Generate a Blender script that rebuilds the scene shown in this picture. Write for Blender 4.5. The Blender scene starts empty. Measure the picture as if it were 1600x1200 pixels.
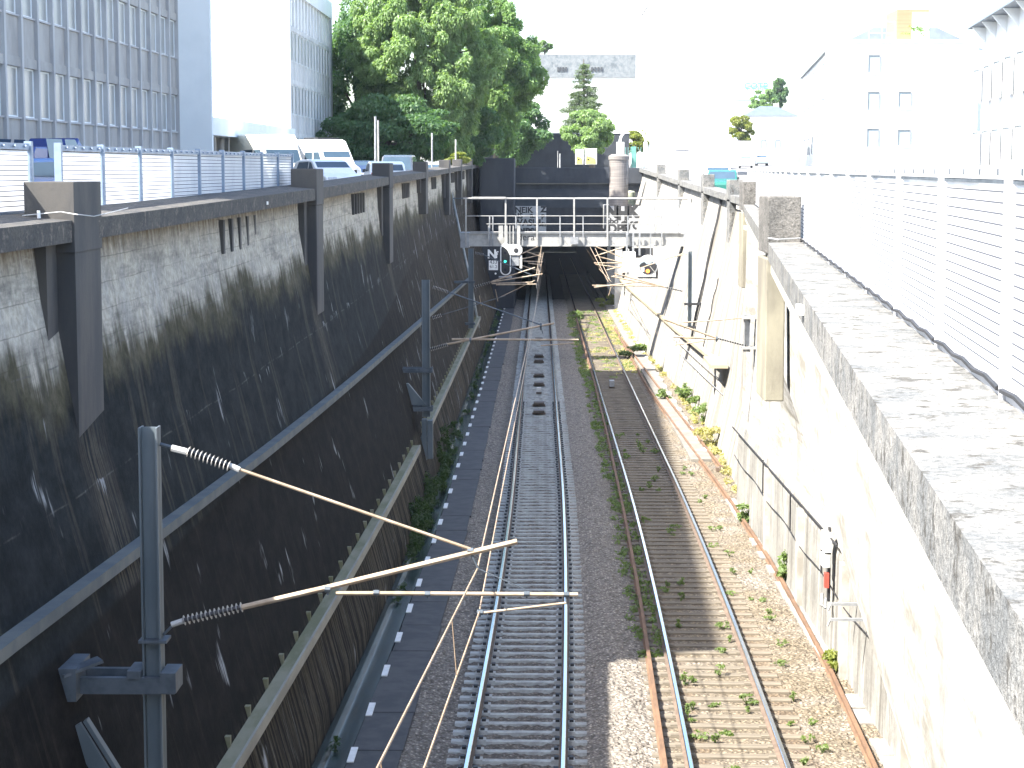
import bpy, math, random
import numpy as np
from mathutils import Vector, Matrix
R = math.radians
SC = bpy.context.scene
COL = SC.collection
rnd = random.Random(11)

# ------------------------------------------------------------------ camera
F_PX = 3100.0
PITCH = math.atan((600 - 265) / F_PX)
YAW = math.atan(45 / F_PX)
cam_d = bpy.data.cameras.new("camera"); cam = bpy.data.objects.new("camera", cam_d); COL.objects.link(cam)
cam_d.sensor_width = 36; cam_d.lens = 36 * F_PX / 1600; cam_d.clip_start = .2; cam_d.clip_end = 6000
cam.location = (0, 0, 0); cam.rotation_euler = (R(90) - PITCH, 0, YAW)
SC.camera = cam
# ------------------------------------------------------------------ sky, sun, exposure
SUN_AZ, SUN_EL = R(33), R(49.3)           # sun from the left and behind
w = bpy.data.worlds.new("World"); SC.world = w; w.use_nodes = True
nt = w.node_tree; sky = nt.nodes.new('ShaderNodeTexSky'); sky.sky_type = 'NISHITA'; sky.sun_disc = False
sky.sun_elevation = SUN_EL; sky.sun_rotation = math.atan2(-math.cos(SUN_AZ), -math.sin(SUN_AZ)) % (2 * math.pi)
sky.dust_density = 2.0; sky.air_density = 1.0; sky.ozone_density = 1.2; sky.altitude = 50
nt.links.new(sky.outputs[0], nt.nodes['Background'].inputs[0]); nt.nodes['Background'].inputs[1].default_value = .14
sd = bpy.data.lights.new("sun", 'SUN'); sd.energy = 5.0; sd.angle = R(.5); sd.color = (1, .95, .87)
so = bpy.data.objects.new("sun", sd); COL.objects.link(so)
tosun = Vector((-math.cos(SUN_AZ) * math.cos(SUN_EL), -math.sin(SUN_AZ) * math.cos(SUN_EL), math.sin(SUN_EL)))
so.rotation_euler = tosun.to_track_quat('Z', 'Y').to_euler()
vs = SC.view_settings; vs.view_transform = 'Standard'; vs.look = 'None'; vs.gamma = 1; vs.use_curve_mapping = False
vs.exposure = 2.12

# ------------------------------------------------------------------ layout helpers
def P(px, py, Y):
    """point of the place seen at (px, py) of the survey picture, Y metres down the line"""
    a = (px - 800) / F_PX; b = (600 - py) / F_PX
    cp, sp, cs, ss = math.cos(PITCH), math.sin(PITCH), math.cos(YAW), math.sin(YAW)
    y = cp + b * sp; z = -sp + b * cp
    v = Vector((a * cs - y * ss, a * ss + y * cs, z))
    return v * (Y / v.y)
def TZ(Y): return -(8.9 + .0103 * Y)                       # rail level: the line falls 1 percent
def cw(Y): return -.32 * ((62 - Y) / 32) ** 2 if Y < 62 else -.0008 * (Y - 62)   # the line curves near the bridge
def c1(Y): return -.08 + cw(Y)
def c2(Y): return 3.42 + cw(Y)
def lerp(xs, ys, x): return float(np.interp(x, xs, ys))
def street_l(Y): return -1.25 + .0025 * Y
def street_r(Y): return lerp([0, 80, 90, 310, 700], [-1.75, -1.75, -1.65, .8, 2.5], Y)

OFF = {}
class MB:
    def __init__(s): s.v = []; s.f = []; s.uv = []; s.m = []; s.mi = 0
    def add(s, vs_, fs, uvs=None):
        n = len(s.v); s.v += [tuple(p) for p in vs_]
        for k, f in enumerate(fs):
            s.f.append(tuple(i + n for i in f)); s.m.append(s.mi)
            s.uv.append(uvs[k] if uvs else None)
    def quad(s, a, b, c, d, uv=None): s.add([a, b, c, d], [(0, 1, 2, 3)], [uv] if uv else None); return s
    def box(s, x0, x1, y0, y1, z0, z1):
        v = [(x0, y0, z0), (x1, y0, z0), (x1, y1, z0), (x0, y1, z0), (x0, y0, z1), (x1, y0, z1), (x1, y1, z1), (x0, y1, z1)]
        s.add(v, [(3, 2, 1, 0), (4, 5, 6, 7), (0, 1, 5, 4), (1, 2, 6, 5), (2, 3, 7, 6), (3, 0, 4, 7)]); return s
    def hexa(s, v): s.add(v, [(3, 2, 1, 0), (4, 5, 6, 7), (0, 1, 5, 4), (1, 2, 6, 5), (2, 3, 7, 6), (3, 0, 4, 7)]); return s
    def bar(s, p, q, wd, h, up=(0, 0, 1)):
        p = Vector(p); q = Vector(q); d = (q - p).normalized(); u = Vector(up)
        if abs(d.dot(u)) > .95: u = Vector((0, 1, 0))
        r = d.cross(u).normalized() * wd / 2; u = r.cross(d).normalized() * h / 2
        s.hexa([p - r - u, p + r - u, q + r - u, q - r - u, p - r + u, p + r + u, q + r + u, q - r + u]); return s
    def tube(s, pts, r, n=8, caps=True):
        pts = [Vector(p) for p in pts]; N = len(pts); rr = r if isinstance(r, (list, tuple)) else [r] * N
        d0 = (pts[-1] - pts[0]).normalized()
        a = Vector((0, 0, 1)) if abs(d0.z) < .9 else Vector((1, 0, 0))
        vs_ = []
        for i, p in enumerate(pts):
            d = (pts[min(i + 1, N - 1)] - pts[max(i - 1, 0)])
            d = d.normalized() if d.length > 1e-9 else d0
            x = d.cross(a)
            x = x.normalized() if x.length > 1e-6 else Vector((1, 0, 0))
            y = x.cross(d).normalized()
            for k in range(n):
                t = 2 * math.pi * k / n; vs_.append(p + (x * math.cos(t) + y * math.sin(t)) * rr[i])
        fs = [(i * n + k, i * n + (k + 1) % n, (i + 1) * n + (k + 1) % n, (i + 1) * n + k) for i in range(N - 1) for k in range(n)]
        if caps: fs += [tuple(range(n))[::-1], tuple((N - 1) * n + k for k in range(n))]
        s.add(vs_, fs); return s
    def prism(s, poly, axis, a0, a1):
        """2-D polygon swept between a0 and a1 along axis ('x': poly=(y,z), 'y': poly=(x,z), 'z': poly=(x,y))"""
        def mk(p, a): return (a, p[0], p[1]) if axis == 'x' else (p[0], a, p[1]) if axis == 'y' else (p[0], p[1], a)
        n = len(poly); v = [mk(p, a0) for p in poly] + [mk(p, a1) for p in poly]
        s.add(v, [(i, (i + 1) % n, n + (i + 1) % n, n + i) for i in range(n)] + [tuple(range(n))[::-1], tuple(range(n, 2 * n))]); return s
    def sweep(s, prof, Ys, fx, fz, uv=None, closed=True):
        """profile of (x, z) swept down the line; fx, fz give the offset at Y"""
        n = len(prof); v = []
        for Y in Ys:
            for (x, z) in prof: v.append((x + fx(Y), Y, z + fz(Y)))
        m = n if closed else n - 1
        fs = [(i * n + k, i * n + (k + 1) % n, (i + 1) * n + (k + 1) % n, (i + 1) * n + k) for i in range(len(Ys) - 1) for k in range(m)]
        if closed: fs += [tuple(range(n))[::-1], tuple((len(Ys) - 1) * n + k for k in range(n))]
        s.add(v, fs); return s
    def lathe(s, prof, cx, cy, n=20):
        v = [(cx + r * math.cos(2 * math.pi * k / n), cy + r * math.sin(2 * math.pi * k / n), z) for (r, z) in prof for k in range(n)]
        N = len(prof)
        s.add(v, [(i * n + k, i * n + (k + 1) % n, (i + 1) * n + (k + 1) % n, (i + 1) * n + k) for i in range(N - 1) for k in range(n)]
              + [tuple(range(n))[::-1], tuple((N - 1) * n + k for k in range(n))]); return s
    def build(s, name, mat, parent=None, smooth=False, bevel=0, local=False):
        me = bpy.data.meshes.new(name)
        off = Vector((0, 0, 0)) if (parent is None or local) else OFF.get(parent.name, Vector((0, 0, 0)))
        me.from_pydata([(a[0] - off.x, a[1] - off.y, a[2] - off.z) for a in s.v], [], s.f)
        mats = mat if isinstance(mat, (list, tuple)) else [mat]
        for m in mats: me.materials.append(m)
        if len(mats) > 1: me.polygons.foreach_set('material_index', s.m)
        if any(s.uv):
            l = me.uv_layers.new(name='UVMap'); k = 0; data = []
            for f, u in zip(s.f, s.uv):
                for j in range(len(f)): data += list(u[j]) if u else [0, 0]
            l.data.foreach_set('uv', data)
        if smooth: me.polygons.foreach_set('use_smooth', [True] * len(me.polygons))
        me.update()
        o = bpy.data.objects.new(name, me); COL.objects.link(o)
        if parent: o.parent = parent
        OFF[o.name] = off
        if bevel:
            b = o.modifiers.new('bevel', 'BEVEL'); b.width = bevel; b.segments = 2; b.limit_method = 'ANGLE'; b.angle_limit = R(40)
        return o
def tag(o, label=None, cat=None, group=None, kind=None):
    if label: o['label'] = label
    if cat: o['category'] = cat
    if group: o['group'] = group
    if kind: o['kind'] = kind
    return o
def thing(name, label, cat, loc=(0, 0, 0), group=None, rz=0):
    o = bpy.data.objects.new(name, None); COL.objects.link(o); o.empty_display_size = .3
    o.location = loc; o.rotation_euler = (0, 0, rz); OFF[o.name] = Vector(loc)
    return tag(o, label, cat, group)
def copy_tree(o, parent=None):
    c = o.copy(); COL.objects.link(c); c.parent = parent
    for ch in list(o.children): copy_tree(ch, c)
    return c
def text_mesh(body, size, name, mat, parent, origin, right=(1, 0, 0), up=(0, 0, 1), depth=.01, squash=1.0, bold=0):
    cu = bpy.data.curves.new(name, 'FONT'); cu.body = body; cu.size = size; cu.extrude = depth; cu.align_x = 'CENTER'; cu.align_y = 'CENTER'; cu.offset = bold
    t = bpy.data.objects.new(name, cu); COL.objects.link(t)
    me = bpy.data.meshes.new_from_object(t.evaluated_get(bpy.context.evaluated_depsgraph_get()))
    bpy.data.objects.remove(t); bpy.data.curves.remove(cu)
    r = Vector(right).normalized(); u = Vector(up).normalized(); n = r.cross(u)
    off = OFF.get(parent.name, Vector()) if parent else Vector()
    for v in me.vertices:
        v.co = Vector(origin) + r * v.co.x * squash + u * v.co.y + n * v.co.z - off
    me.materials.clear(); me.materials.append(mat)
    o = bpy.data.objects.new(name, me); COL.objects.link(o); o.parent = parent; OFF[o.name] = off
    return o

# ------------------------------------------------------------------ materials
class NT:
    def __init__(s, name):
        s.m = bpy.data.materials.new(name); s.m.use_nodes = True; s.t = s.m.node_tree; s.t.nodes.clear()
        s.out = s.n('ShaderNodeOutputMaterial')
    def n(s, typ, **kw):
        x = s.t.nodes.new(typ)
        for k, v in kw.items():
            if k.startswith('i_'):
                key = k[2:]; key = int(key) if key.isdigit() else key.replace('_', ' ')
                s.put(x.inputs[key], v)
            else: setattr(x, k, v)
        return x
    def put(s, sock, v):
        if isinstance(v, bpy.types.NodeSocket): s.t.links.new(v, sock)
        elif isinstance(v, (tuple, list)) and len(v) == 3 and sock.type == 'RGBA': sock.default_value = (*v, 1)
        else: sock.default_value = v
    def math(s, op, a, b=0.0, c=0.0):
        x = s.n('ShaderNodeMath', operation=op); s.put(x.inputs[0], a); s.put(x.inputs[1], b)
        if op in ('MULTIPLY_ADD',): s.put(x.inputs[2], c)
        return x.outputs[0]
    def ramp(s, f, a, b, lo=0.0, hi=1.0):
        x = s.n('ShaderNodeMapRange', interpolation_type='SMOOTHSTEP'); s.put(x.inputs[0], f)
        x.inputs[1].default_value = a; x.inputs[2].default_value = b; x.inputs[3].default_value = lo; x.inputs[4].default_value = hi
        return x.outputs[0]
    def mix(s, f, a, b):
        x = s.n('ShaderNodeMix', data_type='RGBA'); s.put(x.inputs[0], f); s.put(x.inputs[6], a); s.put(x.inputs[7], b); return x.outputs[2]
    def mul(s, a, b):
        x = s.n('ShaderNodeMix', data_type='RGBA', blend_type='MULTIPLY'); x.inputs[0].default_value = 1; s.put(x.inputs[6], a); s.put(x.inputs[7], b); return x.outputs[2]
    def coord(s, kind='Object', scale=(1, 1, 1)):
        tc = s.n('ShaderNodeTexCoord'); mp = s.n('ShaderNodeMapping'); s.t.links.new(tc.outputs[kind], mp.inputs[0]); mp.inputs['Scale'].default_value = scale
        return mp.outputs[0]
    def noise(s, vec, scale, detail=5, rough=.6):
        x = s.n('ShaderNodeTexNoise'); s.put(x.inputs['Vector'], vec); x.inputs['Scale'].default_value = scale; x.inputs['Detail'].default_value = detail; x.inputs['Roughness'].default_value = rough
        return x.outputs[0]
    def princ(s, col, rough=.8, metal=0.0, bump=None, bs=.3, dist=.02, **kw):
        b = s.n('ShaderNodeBsdfPrincipled'); s.put(b.inputs['Base Color'], col); s.put(b.inputs['Roughness'], rough); b.inputs['Metallic'].default_value = metal
        for k, v in kw.items(): s.put(b.inputs[k.replace('_', ' ')], v)
        if bump is not None:
            bn = s.n('ShaderNodeBump'); bn.inputs['Strength'].default_value = bs; bn.inputs['Distance'].default_value = dist; s.put(bn.inputs['Height'], bump)
            s.t.links.new(bn.outputs[0], b.inputs['Normal'])
        return b.outputs[0]
    def done(s, sh): s.t.links.new(sh, s.out.inputs[0]); return s.m
MATS = {}
def surf(name, ca, cb=None, scale=3, rough=.8, metal=0, bump=.25, stretch=(1, 1, 1), dist=.01, spec=None):
    if name in MATS: return MATS[name]
    k = NT(name); cb = cb or tuple(x * .8 for x in ca)
    v = k.coord('Object', stretch); n1 = k.noise(v, scale, 6); n2 = k.noise(k.coord('Object'), scale * 9, 3)
    col = k.mix(k.ramp(n1, .35, .65), ca, cb)
    kw = {} if spec is None else {'Specular_IOR_Level': spec}
    MATS[name] = k.done(k.princ(col, rough, metal, k.math('ADD', n1, k.math('MULTIPLY', n2, .4)), bump, dist, **kw)); return MATS[name]
def glass(name, col=(.02, .03, .04), rough=.08):
    if name in MATS: return MATS[name]
    k = NT(name); n = k.noise(k.coord('Object'), 1.2, 2)
    MATS[name] = k.done(k.princ(k.mix(n, col, tuple(c * 1.8 for c in col)), rough)); return MATS[name]
def emis(name, col, s):
    k = NT(name); e = k.n('ShaderNodeEmission'); k.put(e.inputs[0], col); e.inputs[1].default_value = s; return k.done(e.outputs[0])

def left_wall_mat():
    k = NT('stained_retaining_concrete')
    tc = k.n('ShaderNodeTexCoord'); sx = k.n('ShaderNodeSeparateXYZ'); k.put(sx.inputs[0], tc.outputs['UV']); u, t = sx.outputs[0], sx.outputs[1]
    def uv(su, st):
        c = k.n('ShaderNodeCombineXYZ'); k.put(c.inputs[0], k.math('MULTIPLY', u, su)); k.put(c.inputs[1], k.math('MULTIPLY', t, st)); return c.outputs[0]
    big = k.noise(uv(.35, .5), 1, 4); fine = k.noise(uv(9, 9), 1, 5, .7); mid = k.noise(uv(1.6, 2.2), 1, 6, .65)
    st1 = k.noise(uv(5.5, .28), 1, 5, .65); st2 = k.noise(uv(2.2, .16), 1, 5, .6); st3 = k.noise(uv(13, .7), 1, 3)
    # pale cast concrete at the top with board joints
    top = k.mix(k.ramp(mid, .35, .68), (.46, .43, .36), (.30, .29, .255))
    top = k.mix(k.ramp(st2, .5, .7, 0, .75), top, (.42, .41, .38))
    top = k.mix(k.math('MULTIPLY', k.ramp(t, .0, .5, 1, 0), k.ramp(st1, .35, .6, .2, 1)), top, (.13, .105, .075))
    jo = k.math('PINGPONG', k.math('ADD', t, k.math('MULTIPLY', mid, .05)), .16)
    top = k.mix(k.math('MULTIPLY', k.ramp(jo, .012, .0, 0, .55), k.ramp(big, .35, .55)), top, (.09, .085, .07))
    top = k.mix(k.ramp(st1, .6, .72, 0, .35), top, (.10, .095, .08)); bed = k.noise(uv(.45, 3.2), 1, 5, .65); top = k.mix(k.ramp(bed, .5, .66, 0, .6), top, (.16, .155, .14)); top = k.mix(k.ramp(bed, .42, .34, 0, .5), top, (.44, .425, .37))
    # moss fringe then black crust
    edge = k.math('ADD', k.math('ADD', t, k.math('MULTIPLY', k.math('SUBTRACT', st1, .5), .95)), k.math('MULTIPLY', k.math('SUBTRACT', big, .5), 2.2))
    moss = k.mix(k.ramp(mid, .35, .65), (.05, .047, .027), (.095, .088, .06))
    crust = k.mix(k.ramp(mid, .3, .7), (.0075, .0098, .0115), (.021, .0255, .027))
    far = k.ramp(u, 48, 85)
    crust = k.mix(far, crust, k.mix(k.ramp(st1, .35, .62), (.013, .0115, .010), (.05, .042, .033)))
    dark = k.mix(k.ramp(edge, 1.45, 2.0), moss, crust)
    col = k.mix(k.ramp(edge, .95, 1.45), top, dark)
    pd = k.math('PINGPONG', k.math('SUBTRACT', u, 23.1), 10.35)
    pier = k.math('MULTIPLY', k.ramp(k.math('ADD', pd, k.math('MULTIPLY', st1, .6)), 1.25, .45), k.ramp(st3, .38, .6))
    col = k.mix(k.math('MULTIPLY', pier, k.ramp(t, 1.8, 2.6, 0, .75)), col, (.105, .092, .072))
    wet = k.math('MULTIPLY', k.ramp(st2, .56, .64), k.ramp(t, .9, 1.5))
    col = k.mix(k.math('MULTIPLY', wet, .55), col, (.07, .066, .052))
    joint2 = k.math('PINGPONG', k.math('ADD', t, k.math('MULTIPLY', big, .12)), .72)
    col = k.mix(k.math('MULTIPLY', k.ramp(joint2, .018, .0, 0, .7), k.ramp(mid, .45, .6)), col, (.10, .10, .095))
    # under the ledge: brown black, long washed stripes
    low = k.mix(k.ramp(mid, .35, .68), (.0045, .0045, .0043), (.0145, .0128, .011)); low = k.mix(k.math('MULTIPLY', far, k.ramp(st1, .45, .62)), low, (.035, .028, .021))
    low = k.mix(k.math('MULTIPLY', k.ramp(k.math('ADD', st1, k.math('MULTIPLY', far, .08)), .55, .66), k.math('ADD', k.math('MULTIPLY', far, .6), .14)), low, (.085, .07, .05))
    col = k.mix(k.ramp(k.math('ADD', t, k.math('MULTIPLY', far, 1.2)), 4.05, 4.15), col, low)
    base = k.ramp(k.math('SUBTRACT', t, k.math('MULTIPLY', u, .0165)), 6.2, 6.5)
    col = k.mix(k.math('MULTIPLY', base, k.ramp(st1, .42, .6, 0, .8)), col, (.10, .085, .06))
    col = k.mix(k.math('MULTIPLY', base, k.ramp(st3, .6, .7, 0, .7)), col, (.20, .195, .17))
    # lime runs
    runs = k.math('MULTIPLY', k.ramp(k.noise(uv(11, .45), 1, 4, .62), .46, .58), k.ramp(k.math('ADD', k.noise(uv(1.15, .62), 1, 3, .6), k.math('MULTIPLY', far, .03)), .635, .70))
    col = k.mix(k.math('MULTIPLY', runs, k.ramp(t, 1.2, 2.2)), col, (.34, .355, .36))
    # a wet crack with lime drips
    tj = k.math('ADD', k.math('MULTIPLY', k.noise(uv(.16, 0), 1, 6, .7), 1.6), 1.95)
    dd = k.math('SUBTRACT', t, tj)
    drip = k.math('MULTIPLY', k.math('MULTIPLY', k.ramp(dd, -.02, 0), k.ramp(k.math('ADD', dd, k.math('MULTIPLY', k.noise(uv(24, .5), 1, 3), -.9)), -.46, -.38, 1, 0)), k.ramp(k.noise(uv(.8, .1), 1, 6, .75), .57, .62))
    col = k.mix(k.math('MULTIPLY', drip, .85), col, (.30, .315, .32))
    col = k.mul(col, k.mix(k.ramp(fine, .3, .7), (.72, .72, .72), (1.15, 1.15, 1.15)))
    return k.done(k.princ(col, .95, 0, k.math('ADD', fine, k.math('MULTIPLY', mid, .8)), .5, .02, Specular_IOR_Level=.12))
def right_wall_mat():
    k = NT('sun_bleached_concrete')
    tc = k.n('ShaderNodeTexCoord'); sx = k.n('ShaderNodeSeparateXYZ'); k.put(sx.inputs[0], tc.outputs['UV']); u, t = sx.outputs[0], sx.outputs[1]
    def uv(su, st):
        c = k.n('ShaderNodeCombineXYZ'); k.put(c.inputs[0], k.math('MULTIPLY', u, su)); k.put(c.inputs[1], k.math('MULTIPLY', t, st)); return c.outputs[0]
    mid = k.noise(uv(.9, .5), 1, 6, .65); st = k.noise(uv(3.2, .2), 1, 5, .65); st2 = k.noise(uv(1.1, .12), 1, 4, .6); fine = k.noise(uv(8, 8), 1, 5, .7)
    col = k.mix(k.ramp(mid, .3, .7), (.42, .41, .38), (.24, .232, .21))
    col = k.mix(k.ramp(st2, .5, .63, 0, .7), col, (.175, .15, .112))
    col = k.mix(k.ramp(st, .53, .66, 0, .75), col, (.125, .115, .10))
    col = k.mix(k.ramp(st, .36, .28), col, (.55, .54, .51))
    fr = k.ramp(u, 56.5, 57.5)
    col = k.mix(k.math('MULTIPLY', fr, k.ramp(k.noise(uv(1.6, .14), 1, 5, .6), .44, .58, 0, .75)), col, (.15, .135, .112))
    col = k.mix(k.ramp(k.noise(uv(.5, .6), 1, 5, .6), .52, .66, 0, .6), col, (.16, .155, .145))
    near = k.ramp(u, 57.2, 56.8)
    bed = k.noise(uv(.3, 2.6), 1, 5, .65)
    up = k.mix(k.ramp(bed, .38, .62), (.42, .415, .395), (.28, .268, .235)); up = k.mix(k.ramp(bed, .56, .66, 0, .85), up, (.175, .162, .13)); up = k.mix(k.ramp(k.noise(uv(.8, .35), 1, 5, .65), .5, .64, 0, .7), up, (.17, .155, .13))
    bd2 = k.noise(uv(1.3, 10), 1, 4, .6); up = k.mix(k.ramp(bd2, .58, .68, 0, .6), up, (.15, .135, .105)); up = k.mix(k.ramp(k.noise(uv(4, 4), 1, 5, .75), .6, .68, 0, .7), up, (.13, .12, .10))
    lo = k.mix(k.ramp(mid, .35, .65), (.27, .265, .245), (.17, .165, .15)); lo = k.mix(k.ramp(st, .5, .62, 0, .8), lo, (.10, .095, .082)); lo = k.mix(k.ramp(st, .4, .3), lo, (.42, .41, .38))
    nz = k.mix(k.ramp(t, 5.7, 5.82), up, lo)
    col = k.mix(k.math('MULTIPLY', near, .85), col, nz)
    cr = k.math('PINGPONG', k.math('ADD', u, k.math('MULTIPLY', mid, .25)), 2.1)
    col = k.mix(k.ramp(cr, .03, .0, 0, .6), col, (.14, .12, .1))
    jo = k.math('PINGPONG', k.math('ADD', t, k.math('MULTIPLY', mid, .1)), .55)
    col = k.mix(k.ramp(jo, .02, .0, 0, .4), col, (.2, .18, .15))
    col = k.mul(col, k.mix(k.ramp(fine, .3, .7), (.82, .82, .82), (1.08, 1.08, 1.08)))
    return k.done(k.princ(col, .9, 0, k.math('ADD', fine, k.math('MULTIPLY', mid, .8)), .45, .02))
def lichen_mat(name, a, b, spots, sc=7):
    k = NT(name); v = k.coord('Object'); n = k.noise(v, 2.2, 6, .65); n2 = k.noise(v, sc, 6, .72); n3 = k.noise(v, 26, 4, .7)
    col = k.mix(k.ramp(n, .35, .65), a, b)
    col = k.mix(k.ramp(n2, .54, .62), col, spots); col = k.mul(col, k.mix(k.ramp(n3, .3, .7), (.6, .6, .6), (1.25, 1.25, 1.25)))
    return k.done(k.princ(col, .92, 0, k.math('ADD', n2, n3), .8, .03))
def ballast_mat():
    k = NT('track_ballast'); v = k.coord('Object')
    vo = k.n('ShaderNodeTexVoronoi'); k.put(vo.inputs['Vector'], v); vo.inputs['Scale'].default_value = 15
    sx = k.n('ShaderNodeSeparateXYZ'); k.put(sx.inputs[0], v); x = sx.outputs[0]
    cs = k.n('ShaderNodeSeparateColor'); k.put(cs.inputs[0], vo.outputs['Color'])
    g = k.mix(cs.outputs[0], (.22, .19, .158), (.56, .50, .42))
    soil = k.mix(cs.outputs[1], (.19, .148, .095), (.44, .36, .25))
    big = k.noise(v, .8, 5); sm = k.noise(v, 40, 3)
    soil = k.mix(k.ramp(sx.outputs[1], 92, 100, 0, .65), soil, (.40, .34, .22)); col = k.mix(k.math('MULTIPLY', k.ramp(x, 1.8, 2.3), k.ramp(big, .25, .6)), g, soil)
    in1 = k.math('MULTIPLY', k.ramp(x, -1.6, -1.3), k.ramp(x, .5, .8, 1, 0))
    col = k.mix(k.math('MULTIPLY', in1, .45), col, (.075, .07, .062))
    rust = k.math('MULTIPLY', k.ramp(k.math('ABSOLUTE', k.math('SUBTRACT', x, 3.42)), .55, .75), k.ramp(k.math('ABSOLUTE', k.math('SUBTRACT', x, 3.42)), 1.15, .85))
    col = k.mix(k.math('MULTIPLY', rust, .4), col, (.19, .105, .05))
    col = k.mul(col, k.mix(k.ramp(vo.outputs['Distance'], .02, .5), (1.15, 1.15, 1.15), (.42, .42, .42)))
    return k.done(k.princ(col, .9, 0, k.math('SUBTRACT', sm, k.math('MULTIPLY', vo.outputs['Distance'], 1.6)), .9, .04))
def leaf_mat(name, a, b, c=None):
    k = NT(name); g = k.n('ShaderNodeNewGeometry'); r = g.outputs['Random Per Island']
    col = k.mix(r, a, b); n = k.noise(k.coord('Object'), .35, 3); col = k.mix(k.ramp(n, .4, .65), col, c or tuple(.8 * x for x in b))
    d = k.princ(col, .55); t = k.n('ShaderNodeBsdfTranslucent'); k.put(t.inputs[0], k.mul(col, (1.5, 1.6, .7)))
    mx = k.n('ShaderNodeMixShader'); mx.inputs[0].default_value = .45; k.t.links.new(d, mx.inputs[1]); k.t.links.new(t.outputs[0], mx.inputs[2])
    return k.done(mx.outputs[0])
def fence_mat(name, axis_scale=1.0):
    k = NT(name); v = k.coord('Object'); sx = k.n('ShaderNodeSeparateXYZ'); k.put(sx.inputs[0], v)
    rows = k.math('PINGPONG', sx.outputs[2], .03); cols = k.math('PINGPONG', sx.outputs[1], .012)
    hole = k.math('MULTIPLY', k.ramp(rows, .014, .017), k.ramp(cols, .003, .005))
    n = k.noise(v, 1.1, 4)
    col = k.mix(k.ramp(n, .4, .7), (.82, .83, .84), (.70, .72, .75))
    col = k.mix(k.ramp(rows, .0085, .004, 0, .92), col, (.05, .055, .07))  # dark rows paint the shade inside the panel slits
    d = k.n('ShaderNodeBsdfDiffuse'); k.put(d.inputs[0], col); t = k.n('ShaderNodeBsdfTranslucent'); k.put(t.inputs[0], col)
    m1 = k.n('ShaderNodeMixShader'); m1.inputs[0].default_value = .30; k.t.links.new(d.outputs[0], m1.inputs[1]); k.t.links.new(t.outputs[0], m1.inputs[2])
    tr = k.n('ShaderNodeBsdfTransparent'); m2 = k.n('ShaderNodeMixShader'); k.put(m2.inputs[0], k.math('MULTIPLY', hole, .3)); k.t.links.new(m1.outputs[0], m2.inputs[1]); k.t.links.new(tr.outputs[0], m2.inputs[2])
    return k.done(m2.outputs[0])
M_LW = left_wall_mat(); M_RW = right_wall_mat()
M_DARKC = surf('dark_weathered_concrete', (.045, .046, .048), (.08, .075, .068), 1.6, .9, 0, .5, (1, 1, .35), .02)
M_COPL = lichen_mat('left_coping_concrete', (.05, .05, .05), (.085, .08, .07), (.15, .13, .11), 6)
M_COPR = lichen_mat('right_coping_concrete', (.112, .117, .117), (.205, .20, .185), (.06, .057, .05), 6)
M_PIERR = lichen_mat('lichen_pier_concrete', (.10, .097, .09), (.16, .152, .14), (.06, .058, .052), 11)
M_PIL = surf('beige_pilaster_concrete', (.24, .225, .17), (.15, .138, .11), 1.6, .9, 0, .5, (1, 1, .35), .02)
M_LEDGE = surf('grey_green_ledge_concrete', (.085, .10, .105), (.13, .14, .13), 2, .85, 0, .4)
M_BEAM = surf('mossy_trough_concrete', (.15, .15, .075), (.24, .225, .15), 3, .85, 0, .4, (1, .25, 1))
M_BEAMS = surf('pale_trough_side', (.34, .33, .27), (.25, .24, .2), 3, .85, 0, .3, (1, .25, 1))
M_STEELB = surf('blue_grey_mast_paint', (.09, .115, .13), (.13, .155, .17), 2.5, .55, .2, .15, (1, 1, .3))
M_STEELD = surf('dark_steel_bracket', (.06, .075, .09), (.10, .12, .14), 4, .6, .3, .2)
M_TUBE = surf('cream_cantilever_tube', (.36, .29, .21), (.24, .18, .12), 4, .5, .1, .15)
M_INS = surf('grey_insulator_sheds', (.45, .44, .42), (.3, .3, .3), 6, .4, 0, .1)
M_WIRE = surf('copper_brown_wire', (.40, .30, .20), (.3, .21, .14), 3, .5, .2, .1)
M_RAIL = surf('polished_rail_steel', (.55, .60, .66), (.45, .5, .56), 3, .16, 1, .05, (1, .1, 1))
M_RAILW = surf('rail_web_rust', (.095, .068, .05), (.14, .10, .072), 8, .8, 0, .3, (1, .4, 1))
M_RUST = surf('orange_rust', (.16, .092, .052), (.10, .058, .034), 5, .85, 0, .3, (1, .3, 1))
M_SLEEP = surf('concrete_sleeper', (.38, .40, .385), (.25, .26, .25), 5, .85, 0, .4)
M_TIMB = surf('old_timber_sleeper', (.10, .085, .064), (.165, .14, .105), 9, .9, 0, .5, (.12, 1, 1))
M_WALK = surf('walkway_concrete', (.042, .044, .048), (.068, .068, .07), 2.5, .8, 0, .4)
M_WHITE = surf('white_plate_paint', (.78, .78, .76), (.68, .68, .66), 8, .6)
M_GUT = surf('wet_gutter', (.035, .055, .055), (.018, .025, .022), 2.2, .22, 0, .35, (1, .5, 1))
M_BAL = ballast_mat()
M_GAL = surf('galvanised_gantry_paint', (.36, .355, .335), (.28, .28, .27), 3, .55, .15, .1)
M_GALD = surf('dull_gantry_steel', (.30, .31, .32), (.22, .23, .24), 4, .55, .3, .15)
M_BLACK = surf('matt_black_metal', (.012, .013, .015), (.022, .022, .025), 4, .6)
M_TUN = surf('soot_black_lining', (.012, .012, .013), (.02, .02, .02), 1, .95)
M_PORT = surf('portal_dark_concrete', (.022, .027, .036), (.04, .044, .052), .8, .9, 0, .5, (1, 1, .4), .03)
M_PAN = surf('pale_panel_concrete', (.52, .52, .50), (.38, .385, .38), 1.6, .85, 0, .3)
M_GRAF = surf('black_spray_paint', (.02, .02, .022), (.03, .03, .03), 5, .7)
M_FEN = fence_mat('white_expanded_mesh')
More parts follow.
